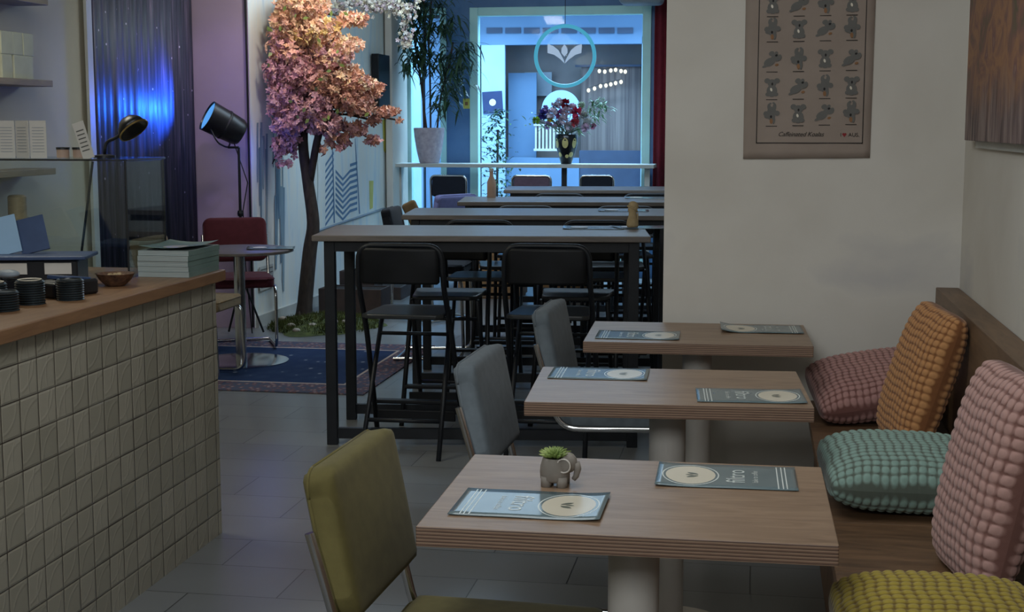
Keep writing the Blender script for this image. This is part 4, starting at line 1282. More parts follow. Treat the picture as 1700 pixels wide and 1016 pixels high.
def koala(kind, ox_, oz, s_):
    m = MB()
    def tr(rot, flip=False, dx=0, dz=0):
        def f(x, z):
            if flip: x = -x
            c2, s2 = math.cos(rot), math.sin(rot)
            return ox_+s_*(x*c2-z*s2)+dx, oz+s_*(x*s2+z*c2)+dz
        return f
    yy = [yP]
    def E(cx_, cz, a, c2, rot=0, mi=0):
        yy[0] -= 0.00004
        pell(m, cx_, cz, a, c2, rot, mi, yy[0], T)
    if kind == 'S':
        T = tr(0)
        E(0, -0.30, 0.40, 0.46); E(0, 0.28, 0.33, 0.30)
        E(-0.36, 0.46, 0.22, 0.20); E(0.36, 0.46, 0.22, 0.20)
        E(-0.28, -0.55, 0.2, 0.16); E(0.28, -0.55, 0.2, 0.16)
        E(0.02, 0.22, 0.07, 0.11, 0, 1); E(-0.05, -0.2, 0.08, 0.14, 0.3, 2)
    elif kind == 'U':
        T = tr(0)
        E(0, 0.12, 0.34, 0.40); E(-0.02, -0.22, 0.30, 0.28)
        E(-0.42, -0.02, 0.20, 0.20); E(0.40, 0.02, 0.20, 0.20)
        E(-0.20, 0.48, 0.14, 0.26, 0.1); E(0.20, 0.50, 0.14, 0.28, -0.06); E(-0.12, 0.74, 0.10, 0.07, 0.2); E(0.13, 0.78, 0.10, 0.07, -0.2)
        E(-0.36, -0.28, 0.2, 0.09, -0.3); E(0.18, -0.55, 0.10, 0.26, -0.15)
        E(-0.04, -0.24, 0.08, 0.11, 0, 1); E(-0.02, -0.58, 0.12, 0.2, 0.1, 3)
    else:
        T = tr(0.0)
        E(-0.20, -0.22, 0.46, 0.30, 0.5); E(0.22, 0.14, 0.32, 0.26, 0.4)
        E(-0.05, 0.42, 0.22, 0.18, 0.3); E(0.30, 0.46, 0.13, 0.12); E(0.56, 0.16, 0.14, 0.20)
        E(-0.52, -0.52, 0.24, 0.10, 0.4); E(0.42, -0.05, 0.24, 0.10, 0.3)
        E(0.30, 0.28, 0.10, 0.08, 0.4, 1); E(0.34, -0.42, 0.14, 0.09, 0.3, 3)
    yy[0] = yP
    pquad(m, ox_-s_*0.42, oz-s_*0.98, ox_+s_*0.42, oz-s_*0.93, mi=1)
    return m.build('koala_print', ['print_grey', 'print_black', 'cream_ink', 'print_brown'], po)
colx = [1281, 1325, 1369, 1413]
rowy = [187, 143, 97, 47, 5, -40]
pat = ['USLU', 'SLUS', 'LUSL', 'USLU', 'SLUS', 'LUSL']
for r_, py in enumerate(rowy):
    for c2, px in enumerate(colx):
        x_, z_ = prt(px + (rowy[0]-py)*0.012, py - (c2-1.5)*1.0)
        if z_ > ph/2-0.1: continue
        koala(pat[r_][c2], x_, z_, 0.050)
mtx = lambda x, z: Matrix.Translation((x, yP, z)) @ FR
x_, z_ = prt(1329, 223)
text_mesh([('Caffeinated Koalas', 0.024, mtx(x_, z_))], 'caption_lettering', 'print_black', po, shear=0.35, spacing=0.95)
x_, z_ = prt(1411, 224)
text_mesh([('I', 0.020, mtx(x_-0.034, z_)), ('AUS.', 0.020, mtx(x_+0.014, z_))], 'slogan_lettering', 'print_black', po)
m = MB()
pell(m, x_-0.0245, z_+0.003, 0.0045, 0.0042); pell(m, x_-0.0175, z_+0.003, 0.0045, 0.0042)
m.add([(x_-0.0285, yP-0.0001, z_+0.001), (x_-0.021, yP-0.0001, z_-0.008), (x_-0.0135, yP-0.0001, z_+0.001), (x_-0.021, yP-0.0001, z_+0.004)], [(0, 1, 2, 3)])
m.build('heart', 'print_red', po)

pa = empty('forest_painting', (RW, 4.72, 1.455+0.45), label='unframed autumn forest painting on canvas on the right wall', cat='painting')
MB().box2((-0.035, -0.62, -0.45), (-0.002, 0.57, 0.45)).build('canvas', 'autumn_painting', pa, bevel=0.002)
MB().box2((-0.012, -0.55, -0.475), (-0.001, 0.46, -0.44)).build('stretcher_bar', 'white_shelf', pa)

# ================================================================== ROUND TABLE, RUG
rug = MB().box((0, 0, 0.004), (2.5, 1.8, 0.008)).build('rug', 'rug_pile', bevel=0.003)
rug.location = (-3.12, 8.50, 0); rug.rotation_euler.z = 0.0
rug.scale = (0.70, 1, 1)
tag(rug, 'dark blue patterned oriental rug with pinkish border under the round table', 'rug')
rug.location = (-3.04, 8.47, 0)
rt_ = empty('round_table', (-3.24, 8.52, 0.008), label='small round table on chrome column standing on the rug', cat='table')
MB().lathe([(0.33, 0.70), (0.345, 0.705), (0.345, 0.718), (0.33, 0.722), (0.0, 0.722)], n=48).build('table_top', 'grey_table_wood', rt_, smooth='auto')
MB().lathe([(0.035, 0.02), (0.035, 0.70)], n=28).build('column', 'chrome', rt_, smooth='auto')
MB().lathe([(0.30, 0), (0.30, 0.006), (0.26, 0.012), (0.04, 0.02), (0.0, 0.02)], n=48).build('base_plate', 'chrome', rt_, smooth='auto')
hmenu(450, 412, 0.3, 'pale menu lying on the small round table', base=0.7325)

# ================================================================== BLOSSOM TREE
TX, TY = -3.26, 10.35
tr_ = empty('blossom_tree', (TX, TY, 0), label='artificial cherry blossom tree with dark crooked trunk beside the mural wall', cat='tree')
trunk = [at(508, 560, Y=TY), at(505, 520, Y=TY), at(514, 420, Y=TY), at(520, 370, Y=TY), at(511, 300, Y=TY), at(503, 235, Y=TY), at(508, 150, Y=TY), at(512, 60, Y=TY), at(510, -20, Y=TY)]
tp = [p_ - Vector((TX, TY, 0)) for p_ in trunk]
tp[0].z = 0.03
def smooth_path(pts, n=6):
    out = []
    P_ = [pts[0]] + list(pts) + [pts[-1]]
    for i in range(1, len(P_)-2):
        for k in range(n):
            t_ = k/n
            a, b2, c2, d2 = P_[i-1], P_[i], P_[i+1], P_[i+2]
            out.append(0.5*((2*b2)+(c2-a)*t_+(2*a-5*b2+4*c2-d2)*t_*t_+(3*b2-a-3*c2+d2)*t_**3))
    out.append(pts[-1])
    return out
sp_ = smooth_path(tp, 5)
rad = [0.095 - 0.03*min(1, i/6.0) - 0.045*(i/len(sp_)) for i in range(len(sp_))]
MB().tube(sp_, rad, 14).build('trunk', 'bark', tr_, smooth=True)
MB().tube(smooth_path([at(515, 300, Y=TY)-Vector((TX, TY, 0)), at(530, 220, Y=TY-0.05)-Vector((TX, TY, 0)), at(560, 150, Y=TY-0.1)-Vector((TX, TY, 0))], 5), 0.028, 10).build('branch', 'bark', tr_, smooth=True)
# branches and blossom clusters
clusters = []
def cl(px, py, sx, sy, n, cols):
    clusters.append((px, py, sx, sy, n, cols))
PEACH = [(206, 166, 138), (200, 154, 132), (212, 182, 148), (196, 150, 134)]
PINK = [(194, 150, 150), (184, 138, 142), (204, 162, 158), (176, 130, 138)]
MAUVE_LIT = [(176, 138, 150), (164, 126, 142), (188, 150, 160), (154, 116, 134)]  # lower clusters: violet lamplight put into the petal colour
RUST = [(178, 132, 114), (166, 120, 106), (190, 146, 122), (158, 114, 104)]
cl(500, 10, 48, 28, 60, PEACH); cl(520, 50, 46, 30, 62, PEACH + [(210, 180, 120)]); cl(470, 45, 30, 30, 32, PEACH)
cl(455, 70, 32, 32, 34, PINK+PEACH); cl(545, 95, 45, 26, 46, PEACH+PINK); cl(585, 32, 26, 12, 18, PEACH); cl(575, 75, 30, 15, 22, PEACH)
cl(450, 118, 36, 24, 40, PINK+MAUVE_LIT); cl(495, 120, 44, 34, 60, PINK); cl(550, 135, 42, 28, 50, PEACH+RUST)
cl(600, 140, 26, 14, 22, RUST+PEACH); cl(460, 165, 40, 30, 60, MAUVE_LIT+PINK); cl(515, 175, 42, 32, 64, MAUVE_LIT+PINK); cl(475, 205, 36, 22, 44, MAUVE_LIT)
cl(575, 165, 34, 20, 34, RUST); cl(540, 205, 34, 20, 34, PINK+MAUVE_LIT); cl(600, 175, 26, 20, 26, RUST); cl(625, 150, 14, 12, 8, RUST)
cl(640, 185, 22, 7, 9, RUST); cl(620, 200, 14, 6, 5, RUST); cl(664, 200, 6, 3, 1.2, RUST)
cl(448, 245, 18, 18, 9, PINK); cl(452, 272, 8, 7, 2.2, PINK); cl(590, 215, 22, 12, 12, PINK+RUST); cl(560, 235, 24, 14, 10, PINK+RUST); cl(620, 232, 12, 8, 4, PINK+RUST)
cl(535, 250, 6, 7, 1.6, RUST); cl(480, 235, 20, 14, 14, MAUVE_LIT); cl(425, 110, 12, 20, 8, PINK); cl(585, 120, 18, 14, 12, PEACH); cl(480, 85, 30, 24, 34, PEACH+PINK)
pet = MB(); twig = MB()
r3 = random.Random(3)
O3 = Vector((TX, TY, 0))
hub = [at(508, 200, Y=TY)-O3, at(510, 110, Y=TY)-O3, at(510, 40, Y=TY)-O3]
for (px, py, sx, sy, n, cols) in clusters:
    cen0 = at(px, py, Y=TY)-O3
    dmin = min(hub, key=lambda h_: (h_-cen0).length + (0.2 if h_.z > cen0.z+0.3 else 0))
    mid = (dmin+cen0)/2 + Vector((0, r3.uniform(-.1, .05), 0.05))
    twig.tube(smooth_path([dmin, mid, cen0], 4), [0.012]+[0.009]*7+[0.004], 6)
    N = int(n*6.5)
    for k in range(N):
        # points in an ellipsoid
        while True:
            a, b2, c2 = r3.uniform(-1, 1), r3.uniform(-1, 1), r3.uniform(-1, 1)
            if a*a+b2*b2+c2*c2 <= 1: break
        dep = 0.30 if n > 20 else 0.10
        yv = TY - 0.06 + b2*dep
        q_ = at(px+a*sx, py+c2*sy, Y=yv)
        if q_.x < -3.60 + 0.0325*(q_.y-10): q_.x = -3.60 + r3.uniform(0.0, 0.15)
        base_c = r3.choice(cols)
        jit = r3.uniform(0.98, 1.28)
        tint = srgb(*[max(0, min(255, ch*jit)) for ch in base_c])
        R3 = Euler((r3.uniform(0, 6.28), r3.uniform(0, 6.28), r3.uniform(0, 6.28))).to_matrix()
        s_ = r3.uniform(0.018, 0.030)
        cc = q_-O3
        for pz in range(5):
            an = pz*2*PI/5
            d1 = Vector((math.cos(an), math.sin(an), 0.35)); d2 = Vector((math.cos(an+0.55), math.sin(an+0.55), 0.75)); d0 = Vector((math.cos(an-0.55), math.sin(an-0.55), 0.75))
            vs = [cc, cc+R3 @ d0*s_*0.8, cc+R3 @ d1*s_*1.25, cc+R3 @ d2*s_*0.8]
            pet.add(vs, [(0, 1, 2, 3)], tint=tint)
pet.build('blossom_crown', 'blossom_petals', tr_, tint=True)
twig.build('twigs', 'bark', tr_, smooth=True)
# leaves in the crown
lv = MB()
for k in range(26):
    px, py, sx, sy, n, cols = r3.choice(clusters[:18])
    c2 = at(px+r3.uniform(-1, 1)*sx, py+r3.uniform(-1, 1)*sy, Y=TY-0.33)-O3
    c2.x = max(c2.x, -3.55-TX)
    d = Vector((r3.uniform(-1, 1), r3.uniform(-0.5, 0.5), r3.uniform(-1, 1))).normalized()*0.05
    sdv = d.cross(Vector((0, 1, 0.2))).normalized()*0.014
    lv.add([c2, c2+d*0.5+sdv, c2+d, c2+d*0.5-sdv], [(0, 1, 2, 3)])
lv.build('leaves', 'succulent_leaf', tr_)

# moss bed with stones around the trunk
mo = empty('moss_bed', (TX, TY-0.15, 0), label='patch of moss with pebbles around the foot of the blossom tree', cat='moss')
N1 = 26
vs = []; fs = []
for j in range(9):
    for i in range(40):
        a = 2*PI*i/40; r_ = (j/8.0)
        rr = r_*(1+0.12*math.sin(3*a)+0.08*math.sin(7*a+1))
        vs.append((0.42*rr*math.cos(a)+0.05, 0.50*rr*math.sin(a), 0.075*(1-r_**2)+0.012*math.sin(i*2.3+j)*(1-r_)+0.002))
for j in range(8):
    for i in range(40):
        fs.append((j*40+i, (j+1)*40+i, (j+1)*40+(i+1) % 40, j*40+(i+1) % 40))
MB().add(vs, fs).build('mound', 'moss', mo, smooth=True)
gm = MB()
for k in range(2600):
    a = r3.uniform(0, 6.28); r_ = math.sqrt(r3.random())
    x = 0.42*r_*math.cos(a)+0.05; y = 0.5*r_*math.sin(a); z = 0.07*(1-r_**2)
    d = Vector((r3.uniform(-.02, .02), r3.uniform(-.02, .02), r3.uniform(.015, .045)))
    gm.add([(x-0.004, y, z), (x+0.004, y, z), (x+d.x, y+d.y, z+d.z)], [(0, 1, 2)])
tag(gm.build('moss_tufts', 'moss', mo), kind='stuff')
for k, (x, y, z, s_) in enumerate(((0.16, -0.18, 0.06, 0.05), (0.05, -0.30, 0.045, 0.035), (-0.12, -0.28, 0.04, 0.03), (0.24, -0.12, 0.05, 0.03), (-0.02, -0.46, 0.03, 0.03), (-0.28, 0.0, 0.05, 0.03))):
    MB().ell((x, y, z), (s_, s_*0.8, s_*0.6), 14, 8).build('pebble', 'pebble', mo, smooth=True)
# low dark planter boxes behind the tree
for (px, py, w_, h_, lab) in ((620, 0, 0.30, 0.20, 'dark wooden box by the mural wall behind the tree, low'),):
    pass
def planter_box(x, y, w_, d_, h_, lab, mat='dark_wood'):
    e = empty('wooden_box', (x, y, 0), 0.0, lab, 'box')
    m = MB()
    for s_ in (-1, 1): m.box((0, s_*(d_/2-0.01), h_/2), (w_, 0.02, h_)); m.box((s_*(w_/2-0.01), 0, h_/2), (0.02, d_-0.04, h_))
    m.box((0, 0, 0.01), (w_-0.04, d_-0.04, 0.02)); m.build('sides', mat, e, bevel=0.003)
    MB().box((0, 0, h_-0.02), (w_-0.042, d_-0.042, 0.02)).build('soil', 'soil', e)
planter_box(-3.22, 11.05, 0.52, 0.30, 0.20, 'dark low wooden box standing behind the blossom tree')
planter_box(-3.28, 11.45, 0.30, 0.26, 0.30, 'reddish taller wooden box at the mural wall behind the tree', 'dark_wood')
planter_box(-3.25, 12.2, 0.42, 0.7, 0.11, 'long flat dark planter tray along the mural wall', 'dark_wood')

# mural details on the wall: drips and chevron stripes (paint on the wall)
mu = empty('wall_artwork', (-3.60, 12.0, 1.4), label='pale blue mural artwork with dripping paint and zigzag stripes on the left hall wall', cat='artwork')
def wallX(y): return -3.69 + 0.0325*(y-10.0) + 0.006
def wp(px, py, off=0.0):
    d = at(px, py, Y=1.0) - Vector((0, 0, EYE))
    # intersect with the slanted wall x = -3.69+0.0325(y-10)
    t_ = (-3.69-0.325)/(d.x-0.0325*d.y)
    q_ = Vector((0, 0, EYE)) + d*t_
    return q_ + Vector((0.004+off, 0, 0)) - Vector(mu.location)
def wquad(m, pts, off=0.0): m.add([wp(a, c2, off) for a, c2 in pts], [tuple(range(len(pts)))])
m = MB(); wquad(m, [(527, 382), (636, 345), (636, -20), (527, -20)]); m.build('painted_panel', 'mural_paint', mu)
m = MB()
for k in range(10):
    y_ = 372-k*11
    for sgn, x0_, x1_ in ((1, 540, 553),):
        wquad(m, [(539, y_-5+4), (553, y_-22), (553, y_-17), (539, y_+4)], 0.002)
for k in range(9):
    y_ = 364-k*9.5
    if k < 8: wquad(m, [(556, y_-14-2), (568, y_-2), (568, y_+2.5), (556, y_-14+3)], 0.002); wquad(m, [(568, y_-2), (580, y_-16), (580, y_-11), (568, y_+2.5)], 0.002)
    wquad(m, [(580, y_-16), (592, y_-20), (592, y_-15.5), (580, y_-11)], 0.002)
wquad(m, [(550, 240), (551.5, 240), (555, 370), (553, 370)], 0.002); wquad(m, [(588, 230), (589, 230), (597, 355), (595, 355)], 0.002)
m.build('zigzag_stripes', 'facade_blue', mu)
m = MB()
for k in range(22):
    x_ = 424+rng.uniform(0, 44); y0_ = rng.uniform(200, 330); ln = rng.uniform(60, 200); w2 = rng.uniform(1.5, 5)
    wquad(m, [(x_, y0_), (x_+w2, y0_), (x_+w2*0.8, y0_+ln), (x_+w2*0.2, y0_+ln)], 0.001+k*0.0001)
m.build('paint_drips', 'drip_paint', mu)
m = MB()
a_, b_ = wp(524, 384), wp(637, 346)
m.tube([a_, b_], 0.012, 6); m.build('lower_rail', 'painted_metal_grey', mu)
m = MB(); wquad(m, [(634, 200), (641, 195), (640, 255), (636, 250)], 0.002); wquad(m, [(612, 300), (619, 300), (618, 345), (613, 348)], 0.002)
m.build('yellow_strokes', 'yellow_sign', mu)
# dark wall screen
a = wp(637, 183)+Vector(mu.location); c2 = wp(660, 88)+Vector(mu.location)
ws = MB().box2((-0.035, -0.2, -0.265), (0.035, 0.2, 0.265)).build('wall_screen', 'black_plastic', bevel=0.006)
ws.location = (-3.52, 13.35, at(648, 135, Y=13.1).z)
ws.location = (wallX(13.1)+0.045, 13.12, 1.90)
tag(ws, 'dark wall screen between the mural and the left window', 'screen')
# wall vents low on the wall
vt = empty('wall_vent', (wallX(10.25)+0.002, 10.22, 0.36), label='slotted vent low on the wall behind the red chair', cat='vent')
MB().box2((0, -0.15, -0.09), (0.006, 0.15, 0.09)).build('plate', 'white_shelf', vt)
m = MB()
for k in range(5): m.box2((0.005, -0.13, -0.07+k*0.033), (0.008, 0.13, -0.062+k*0.033))
m.build('slots', 'print_grey', vt)

# ================================================================== WINDOW SHELF, PLANTS, NEON
SZ = 1.135
ws2 = empty('window_shelf', (-2.3, 13.62, 0), label='long narrow shelf in front of the shop window', cat='shelf')
MB().box2((-1.26, -0.18, SZ-0.035), (1.32, 0.18, SZ)).build('board', 'white_shelf', ws2, bevel=0.003)
MB().box2((-1.22, -0.02, 0), (-1.17, 0.02, SZ-0.035)).build('leg', 'white_shelf', ws2)
MB().box2((0.42, -0.02, 0), (0.47, 0.02, SZ-0.035)).build('leg', 'black_steel', ws2)
MB().box2((1.22, -0.02, 0), (1.27, 0.02, SZ-0.035)).build('leg', 'white_shelf', ws2)
q = at(712, 270, Y=13.6)
pp = empty('potted_bamboo_plant', (q.x, 13.62, SZ), label='tall leafy bamboo-like plant in a grey stone pot on the window shelf', cat='plant')
MB().lathe([(0.088, 0), (0.098, 0.01), (0.125, 0.13), (0.145, 0.26), (0.152, 0.34), (0.146, 0.345), (0.138, 0.33), (0.0, 0.31)], n=40).build('pot', 'stone_pot', pp, smooth='auto')
r5 = random.Random(5)
canes = MB()
O5 = Vector(pp.location)
def lpv(px, py, Y=13.6): return at(px, py, Y=Y)-O5
cp = [((704, 213), (702, 120), (706, 40), (700, -30)), ((715, 213), (714, 130), (712, 60), (718, -20)), ((726, 213), (732, 160), (745, 110), (752, 70)), ((708, 213), (698, 130), (690, 80), (684, 30))]
for c2 in cp:
    canes.tube(smooth_path([lpv(*c2[0]), lpv(*c2[1], Y=13.58), lpv(*c2[2], Y=13.55), lpv(*c2[3], Y=13.55)], 4), 0.010, 7)
canes.build('cane', 'dark_wood', pp, smooth=True)
lf = MB()
def droop_leaf(m, c2, dirv, ln, wd, droop):
    dirv = dirv.normalized(); side = dirv.cross(Vector((0, 0, 1)))
    side = side.normalized() if side.length > 1e-3 else Vector((1, 0, 0))
    prev = None; pts = []
    n = 5
    for k in range(n+1):
        t_ = k/n
        p_ = c2 + dirv*ln*t_ + Vector((0, 0, -droop*ln*t_*t_))
        wv_ = wd*math.sin(PI*min(1, t_*0.9+0.08))**0.9
        if k == n: wv_ = 0.0005
        pts.append((p_-side*wv_+Vector((0, 0, wv_*0.3)), p_, p_+side*wv_+Vector((0, 0, wv_*0.3))))
    vs = [q_ for tr3 in pts for q_ in tr3]; fs = []
    for k in range(n):
        a = 3*k; fs += [(a, a+1, a+4, a+3), (a+1, a+2, a+5, a+4)]
    m.add(vs, fs)
for (px, py, sx, sy, n) in ((705, 10, 40, 28, 90), (700, 50, 38, 26, 90), (690, 90, 26, 22, 60), (740, 45, 22, 30, 40), (755, 105, 30, 28, 80), (748, 145, 24, 24, 60), (735, 170, 18, 18, 34), (770, 80, 20, 16, 26), (715, 100, 22, 20, 36), (675, 105, 14, 16, 18)):
    for k in range(int(n*1.9)):
        c2 = lpv(px+r5.gauss(0, .5)*sx, py+r5.gauss(0, .5)*sy, Y=13.55+r5.uniform(-.16, .10))
        c2.x = max(c2.x, -3.42-O5.x)
        a = r5.uniform(0, 6.28)
        droop_leaf(lf, c2, Vector((math.cos(a)*(1 if c2.x+O5.x > -3.3 else -0.3*math.copysign(1, math.cos(a)) if math.cos(a) < 0 else 1), math.sin(a)*0.55, r5.uniform(-.5, .5))), r5.uniform(0.08, 0.15), r5.uniform(0.009, 0.015), r5.uniform(0.3, 1.1))
lf.build('foliage', 'plant_leaf', pp, smooth=True)

# vase with flowers
q = at(940, 271, Y=13.6)
vf = empty('flower_vase', (q.x, 13.60, SZ), label='black vase with golden ovals holding a colourful bouquet on the window shelf', cat='vase')
MB().lathe([(0.050, 0), (0.055, 0.01), (0.075, 0.08), (0.10, 0.17), (0.108, 0.23), (0.104, 0.265), (0.095, 0.285), (0.088, 0.28), (0.0, 0.25)], n=36).build('body', 'vase_black', vf, smooth='auto')
m = MB()
def vr(z): return np.interp(z, [0, .01, .08, .17, .23, .265, .285], [.05, .055, .075, .10, .108, .104, .095])
for (ang, zc_, aw, ah) in ((-1.55, 0.20, 0.030, 0.048), (-2.5, 0.20, 0.028, 0.048), (-0.6, 0.20, 0.028, 0.048), (-1.35, 0.075, 0.017, 0.017), (-0.8, 0.09, 0.024, 0.026), (-2.3, 0.09, 0.02, 0.024), (0.4, 0.2, 0.03, 0.048), (1.4, 0.2, 0.03, 0.048), (2.4, 0.2, 0.03, 0.048)):
    vs = [Vector(((vr(zc_)+0.002)*math.cos(ang), (vr(zc_)+0.002)*math.sin(ang), zc_))]
    n = 20
    for k in range(n):
        t_ = 2*PI*k/n; z = zc_+ah*math.sin(t_); a = ang+aw*math.cos(t_)/vr(z); rr = vr(z)+0.0015
        vs.append(Vector((rr*math.cos(a), rr*math.sin(a), z)))
    m.add(vs, [(0, 1+k, 1+(k+1) % n) for k in range(n)])
m.build('oval_pattern', 'vase_gold', vf)
st2 = MB(); O6 = Vector(vf.location)
r6 = random.Random(11)
FL = [((938, 172), 0.045, (150, 30, 50)), ((958, 188), 0.055, (196, 62, 100)), ((954, 204), 0.045, (200, 80, 96)), ((930, 190), 0.05, (176, 96, 160)), ((903, 190), 0.055, (70, 60, 150)), ((914, 198), 0.035, (196, 176, 60)),
      ((890, 200), 0.035, (140, 176, 70)), ((922, 178), 0.05, (206, 196, 216)), ((945, 210), 0.05, (204, 196, 210)), ((940, 185), 0.045, (214, 190, 206)), ((975, 205), 0.045, (190, 196, 200)), ((985, 210), 0.03, (196, 130, 160)),
      ((925, 208), 0.045, (200, 180, 205)), ((905, 180), 0.03, (170, 150, 210)), ((916, 188), 0.05, (214, 206, 226)), ((935, 200), 0.05, (220, 210, 226)), ((950, 180), 0.045, (214, 190, 210)), ((968, 192), 0.045, (206, 210, 214)), ((928, 170), 0.04, (210, 206, 224)), ((972, 212), 0.04, (206, 180, 206)), ((910, 208), 0.04, (190, 170, 214)), ((965, 175), 0.035, (190, 206, 190))]
mouth = Vector((0, 0, 0.27))
for (px, py), s_, c2 in FL:
    p_ = at(px, py, Y=13.6+r6.uniform(-0.10, 0.02))-O6
    st2.tube([mouth+Vector((r6.uniform(-.05, .05), r6.uniform(-.05, .05), 0)), (mouth+p_)/2+Vector((0, 0, 0.02)), p_], 0.0035, 6)
    f = MB()
    s_ *= 1.25
    for k in range(60):
        d = Vector((r6.gauss(0, 1), r6.gauss(0, 1)-0.3, r6.gauss(0, 1)+0.3)).normalized()
        sdv = d.cross(Vector((r6.random(), r6.random(), 1))).normalized()
        jit = r6.uniform(0.8, 1.2); tint = srgb(*[min(255, ch*jit) for ch in c2])
        f.add([p_+d*s_*0.15, p_+d*s_*0.6+sdv*s_*0.32, p_+d*s_, p_+d*s_*0.6-sdv*s_*0.32], [(0, 1, 2, 3)], tint=tint)
    f.build('flower', 'blossom_petals', vf, tint=True)
st2.build('stems', 'plant_leaf', vf)
f = MB()
for (px, py, n) in ((985, 172, 36), (1000, 178, 26), (975, 188, 30), (990, 196, 20), (900, 205, 12), (960, 215, 16), (925, 215, 16), (880, 195, 8)):
    for k in range(n):
        c2 = at(px+r6.gauss(0, 7), py+r6.gauss(0, 6), Y=13.58+r6.uniform(-.08, .08))-O6
        droop_leaf(f, c2, Vector((r6.uniform(-.2, 1), r6.uniform(-.5, .5), r6.uniform(-.3, .6))), r6.uniform(.05, .10), .011, .3)
f.build('foliage', 'pale_leaf', vf, smooth=True)

# neon ring and plant logo
q = at(938, 93, Y=13.86)
nr = empty('neon_ring_sign', (q.x, 13.86, q.z), label='glowing cyan ring sign with a pale sprouting-leaf logo hanging in the window', cat='sign')
RR = 0.288
MB().tube([(RR*math.cos(a), 0, RR*math.sin(a)) for a in [2*PI*k/64 for k in range(64)]], 0.0185, 10, closed=True).build('ring', 'neon_cyan', nr, smooth=True)
m = MB()
def n2(px, py): 
    p_ = at(px, py, Y=13.86) - Vector(nr.location); return (p_.x, p_.z)
def flat(pts, th=0.004):
    P2 = [n2(*p_) for p_ in pts]; n = len(P2)
    vs = [(a, -th, c2) for a, c2 in P2] + [(a, th, c2) for a, c2 in P2]
    m.add(vs, [tuple(range(n)), tuple(range(2*n-1, n-1, -1))] + [(i, (i+1) % n, n+(i+1) % n, n+i) for i in range(n)])
flat([(909, 73), (918, 76), (927, 83), (936, 100), (937, 105), (930, 98), (920, 91), (909, 88)])
flat([(966, 73), (957, 76), (948, 83), (939, 100), (938, 105), (945, 98), (955, 91), (965, 88)])
flat([(937, 73), (942, 81), (942, 88), (937, 94), (932, 88), (932, 81)])
m.build('leaf_logo', 'logo_glow', nr)
MB().tube([(0, 0, RR), (0, 0, 3.0-q.z)], 0.003, 6).build('hanging_wire', 'black_plastic', nr)

# hanging garland of white blossom
gq = at(630, 0, Y=11.2)
gar = empty('blossom_garland', (gq.x, 11.2, 3.0), label='hanging garland of small white blossoms at the top near the bamboo plant', cat='garland')
O7 = Vector(gar.location)
gw = MB(); gp = MB(); r7 = random.Random(21)
paths = [[(640, -112), (645, -10), (625, 15), (608, 12), (604, -10)], [(640, -112), (665, -5), (660, 18), (648, 12)], [(680, -112), (688, 0), (676, 30), (672, 60), (676, 74)], [(560, -112), (558, -5), (566, 14), (556, 22)], [(600, -112), (575, -8), (590, 8), (640, 5), (670, 12)]]
for pth in paths:
    P3 = smooth_path([at(a, c2, Y=11.2)-O7 for a, c2 in pth], 7)
    P3 = [Vector((p_.x, p_.y, min(p_.z, -0.002))) for p_ in P3]
    gw.tube(P3, 0.005, 5)
    for p_ in P3[6:]:
        for k in range(6):
            c2 = p_ + Vector((r7.gauss(0, .03), r7.gauss(0, .03), r7.gauss(0, .025)))
            c2.z = min(c2.z, -0.03)
            R3 = Euler((r7.uniform(0, 6), r7.uniform(0, 6), 0)).to_matrix(); s_ = r7.uniform(.009, .016)
            col_ = srgb(*r7.choice([(184, 178, 170), (170, 154, 158), (192, 184, 162)]))
            for pz in range(5):
                an = pz*2*PI/5
                gp.add([c2, c2+R3 @ Vector((math.cos(an-.5), math.sin(an-.5), .3))*s_, c2+R3 @ Vector((math.cos(an), math.sin(an), .4))*s_*1.4, c2+R3 @ Vector((math.cos(an+.5), math.sin(an+.5), .3))*s_], [(0, 1, 2, 3)], tint=col_)
gw.build('wire_stem', 'bark', gar, smooth=True); gp.build('blossoms', 'blossom_petals', gar, tint=True)

# window chairs (tall padded chairs with chrome rims)
def window_chair(px0, px1, fab, lab, Y=12.75, rz=0.0):
    a = at(px0, 290, Y=Y); c2 = at(px1, 290, Y=Y)
    w_ = c2.x-a.x; xc = (a.x+c2.x)/2; top = a.z
    e = empty('bar_chair', (xc, Y, 0), rz, lab, 'chair', 'padded bar chairs at the window shelf')
    o = MB().box((0, 0, top-0.105), (w_-0.03, 0.05, 0.19)).build('backrest', fab, e, bevel=0.02, seg=3, smooth=True)
    fr = MB()
    p = [(-w_/2+0.02, 0.25, 0.0), (-w_/2+0.01, 0.0, 0.62), (-w_/2+0.005, -0.02, top-0.01), (w_/2-0.005, -0.02, top-0.01), (w_/2-0.01, 0.0, 0.62), (w_/2-0.02, 0.25, 0.0)]
    fr.tube(rounded_path(p, 0.05), 0.011, 10)
    for s_ in (-1, 1): fr.tube([(s_*(w_/2-0.03), 0.33, 0.66), (s_*(w_/2-0.02), -0.1, 0.0)], 0.011, 8)
    fr.tube([(-w_/2+0.03, 0.18, 0.25), (w_/2-0.03, 0.18, 0.25)], 0.01, 8)
    fr.build('frame', 'chrome', e, smooth=True)
    MB().box((0, 0.18, 0.70), (w_-0.02, 0.36, 0.06)).build('seat', fab, e, bevel=0.02, seg=3, smooth=True)
window_chair(714, 777, 'dark_fabric', 'dark padded bar chair under the potted plant at the window', rz=-0.12)
window_chair(850, 916, 'brown_fabric', 'brown padded bar chair in the middle of the window shelf')
window_chair(963, 1020, 'dark_fabric', 'dark padded bar chair right of the flower vase')
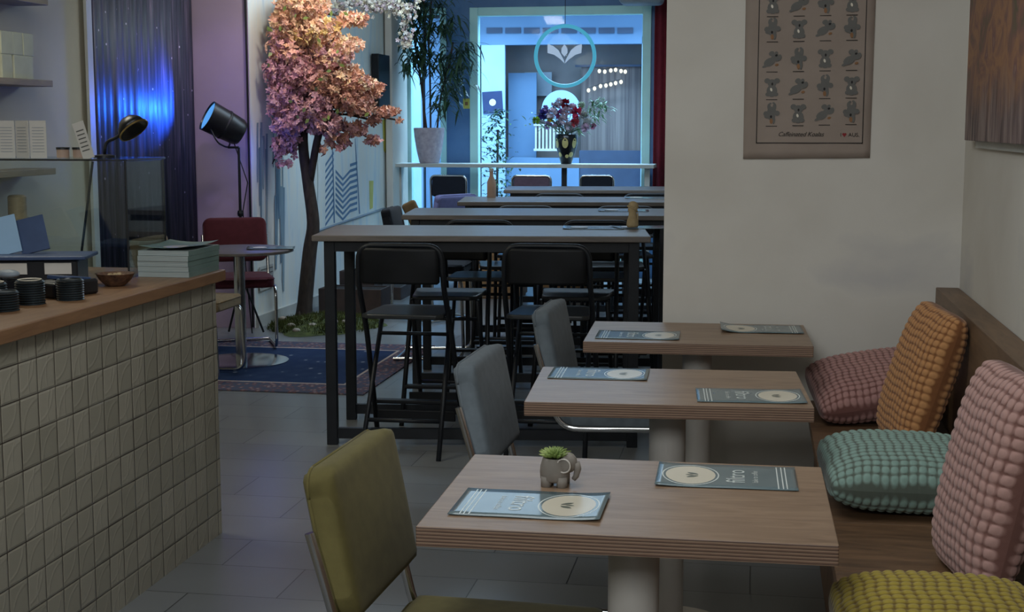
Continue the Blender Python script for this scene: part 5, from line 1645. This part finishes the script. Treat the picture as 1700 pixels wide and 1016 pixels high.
# small bottle on the third table, chair and bag at the left
q = at(820, 322, Z=HT)
bo = empty('bottle', (q.x, min(q.y, 9.9), HT)); bo.location = (at(816, 328, Z=HT).x, at(816, 328, Z=HT).y, HT)
tag(bo, 'slim reddish bottle standing on the third high table', 'bottle')
MB().lathe([(0.030, 0), (0.032, 0.01), (0.032, 0.11), (0.014, 0.15), (0.013, 0.19)], n=20).build('body', 'terracotta_cup', bo, smooth='auto')
MB().lathe([(0.016, 0.185), (0.016, 0.205), (0.0, 0.206)], n=16).build('cap', 'white_shelf', bo, smooth='auto')
chair('lounge_chair', (-2.50, 10.75, 0), 1.0, 'violet_fabric', 'violet-grey chair left of the third high table', top=0.98, seat_h=0.60)
chair('lounge_chair', (-2.08, 8.93, 0.008), -1.5, 'dark_fabric', 'dark chair at the left end of the second high table', top=0.97, seat_h=0.62)
bg_ = MB().box((0, 0, 0.0), (0.10, 0.05, 0.26), mat=Matrix.Rotation(-0.45, 4, 'Y')).build('shoulder_bag', 'bag_fabric', bevel=0.02, seg=3, smooth=True)
bg_.location = (-2.23, 9.12, 0.885)
tag(bg_, 'small tan bag leaning on the dark chair beside the second high table', 'bag')

# red curtain at the right of the window
n = 40; vs = []; fs = []
for j in range(2):
    for i in range(n+1):
        vs.append((i/n*0.62, 0.022*math.sin(i*1.25), 0.0 if j == 0 else 2.26))
for i in range(n): fs.append((i, i+1, n+2+i, n+1+i))
rc = MB().add(vs, fs).build('curtain', 'red_curtain', smooth=True)
sd = rc.modifiers.new('thickness', 'SOLIDIFY'); sd.thickness = 0.004
rc.location = (-1.02, 13.90, 0.74); tag(rc, 'dark red curtain hanging at the right edge of the window', 'curtain')
# grey ceiling fixture of unclear use above the window, only its underside in view
q = at(1065, 8, Y=13.3)
au = empty('ceiling_fixture', (q.x, 13.3, q.z+0.07), label='rounded grey ceiling unit at the top right of the window', cat='ceiling fixture')
MB().box((0, 0, 0.0), (0.40, 0.34, 0.14)).build('casing', 'painted_metal_grey', au, bevel=0.05, seg=4, smooth=True)
MB().tube([(0, 0, 0.06), (0, 0, 3.0-(q.z+0.07))], 0.02, 10).build('mount', 'painted_metal_grey', au)
# street plant below the white panel
q = at(824, 255, Y=OY-0.4)
spt = empty('street_plant', (q.x, OY-0.4, -0.05), label='leafy potted shrub standing outside against the pale panel', cat='plant')
MB().lathe([(0.14, 0), (0.18, 0.35), (0.16, 0.35), (0.0, 0.32)], n=24).build('pot', 'stone_pot', spt, smooth='auto')
MB().tube([(0, 0, 0.3), (0.02, 0, 1.5)], 0.015, 8).build('stem', 'bark', spt)
f = MB()
for k in range(420):
    z = r6.uniform(0.6, 1.75); sp2 = 0.17*(1-((z-1.1)/0.75)**2*0.7)
    c2 = Vector((r6.gauss(0, .6)*sp2, r6.gauss(0, .6)*sp2, z))
    a = r6.uniform(0, 6.28)
    droop_leaf(f, c2, Vector((math.cos(a), math.sin(a), r6.uniform(-.3, .6))), r6.uniform(.06, .1), .016, .4)
f.build('foliage', 'plant_leaf', spt, smooth=True)
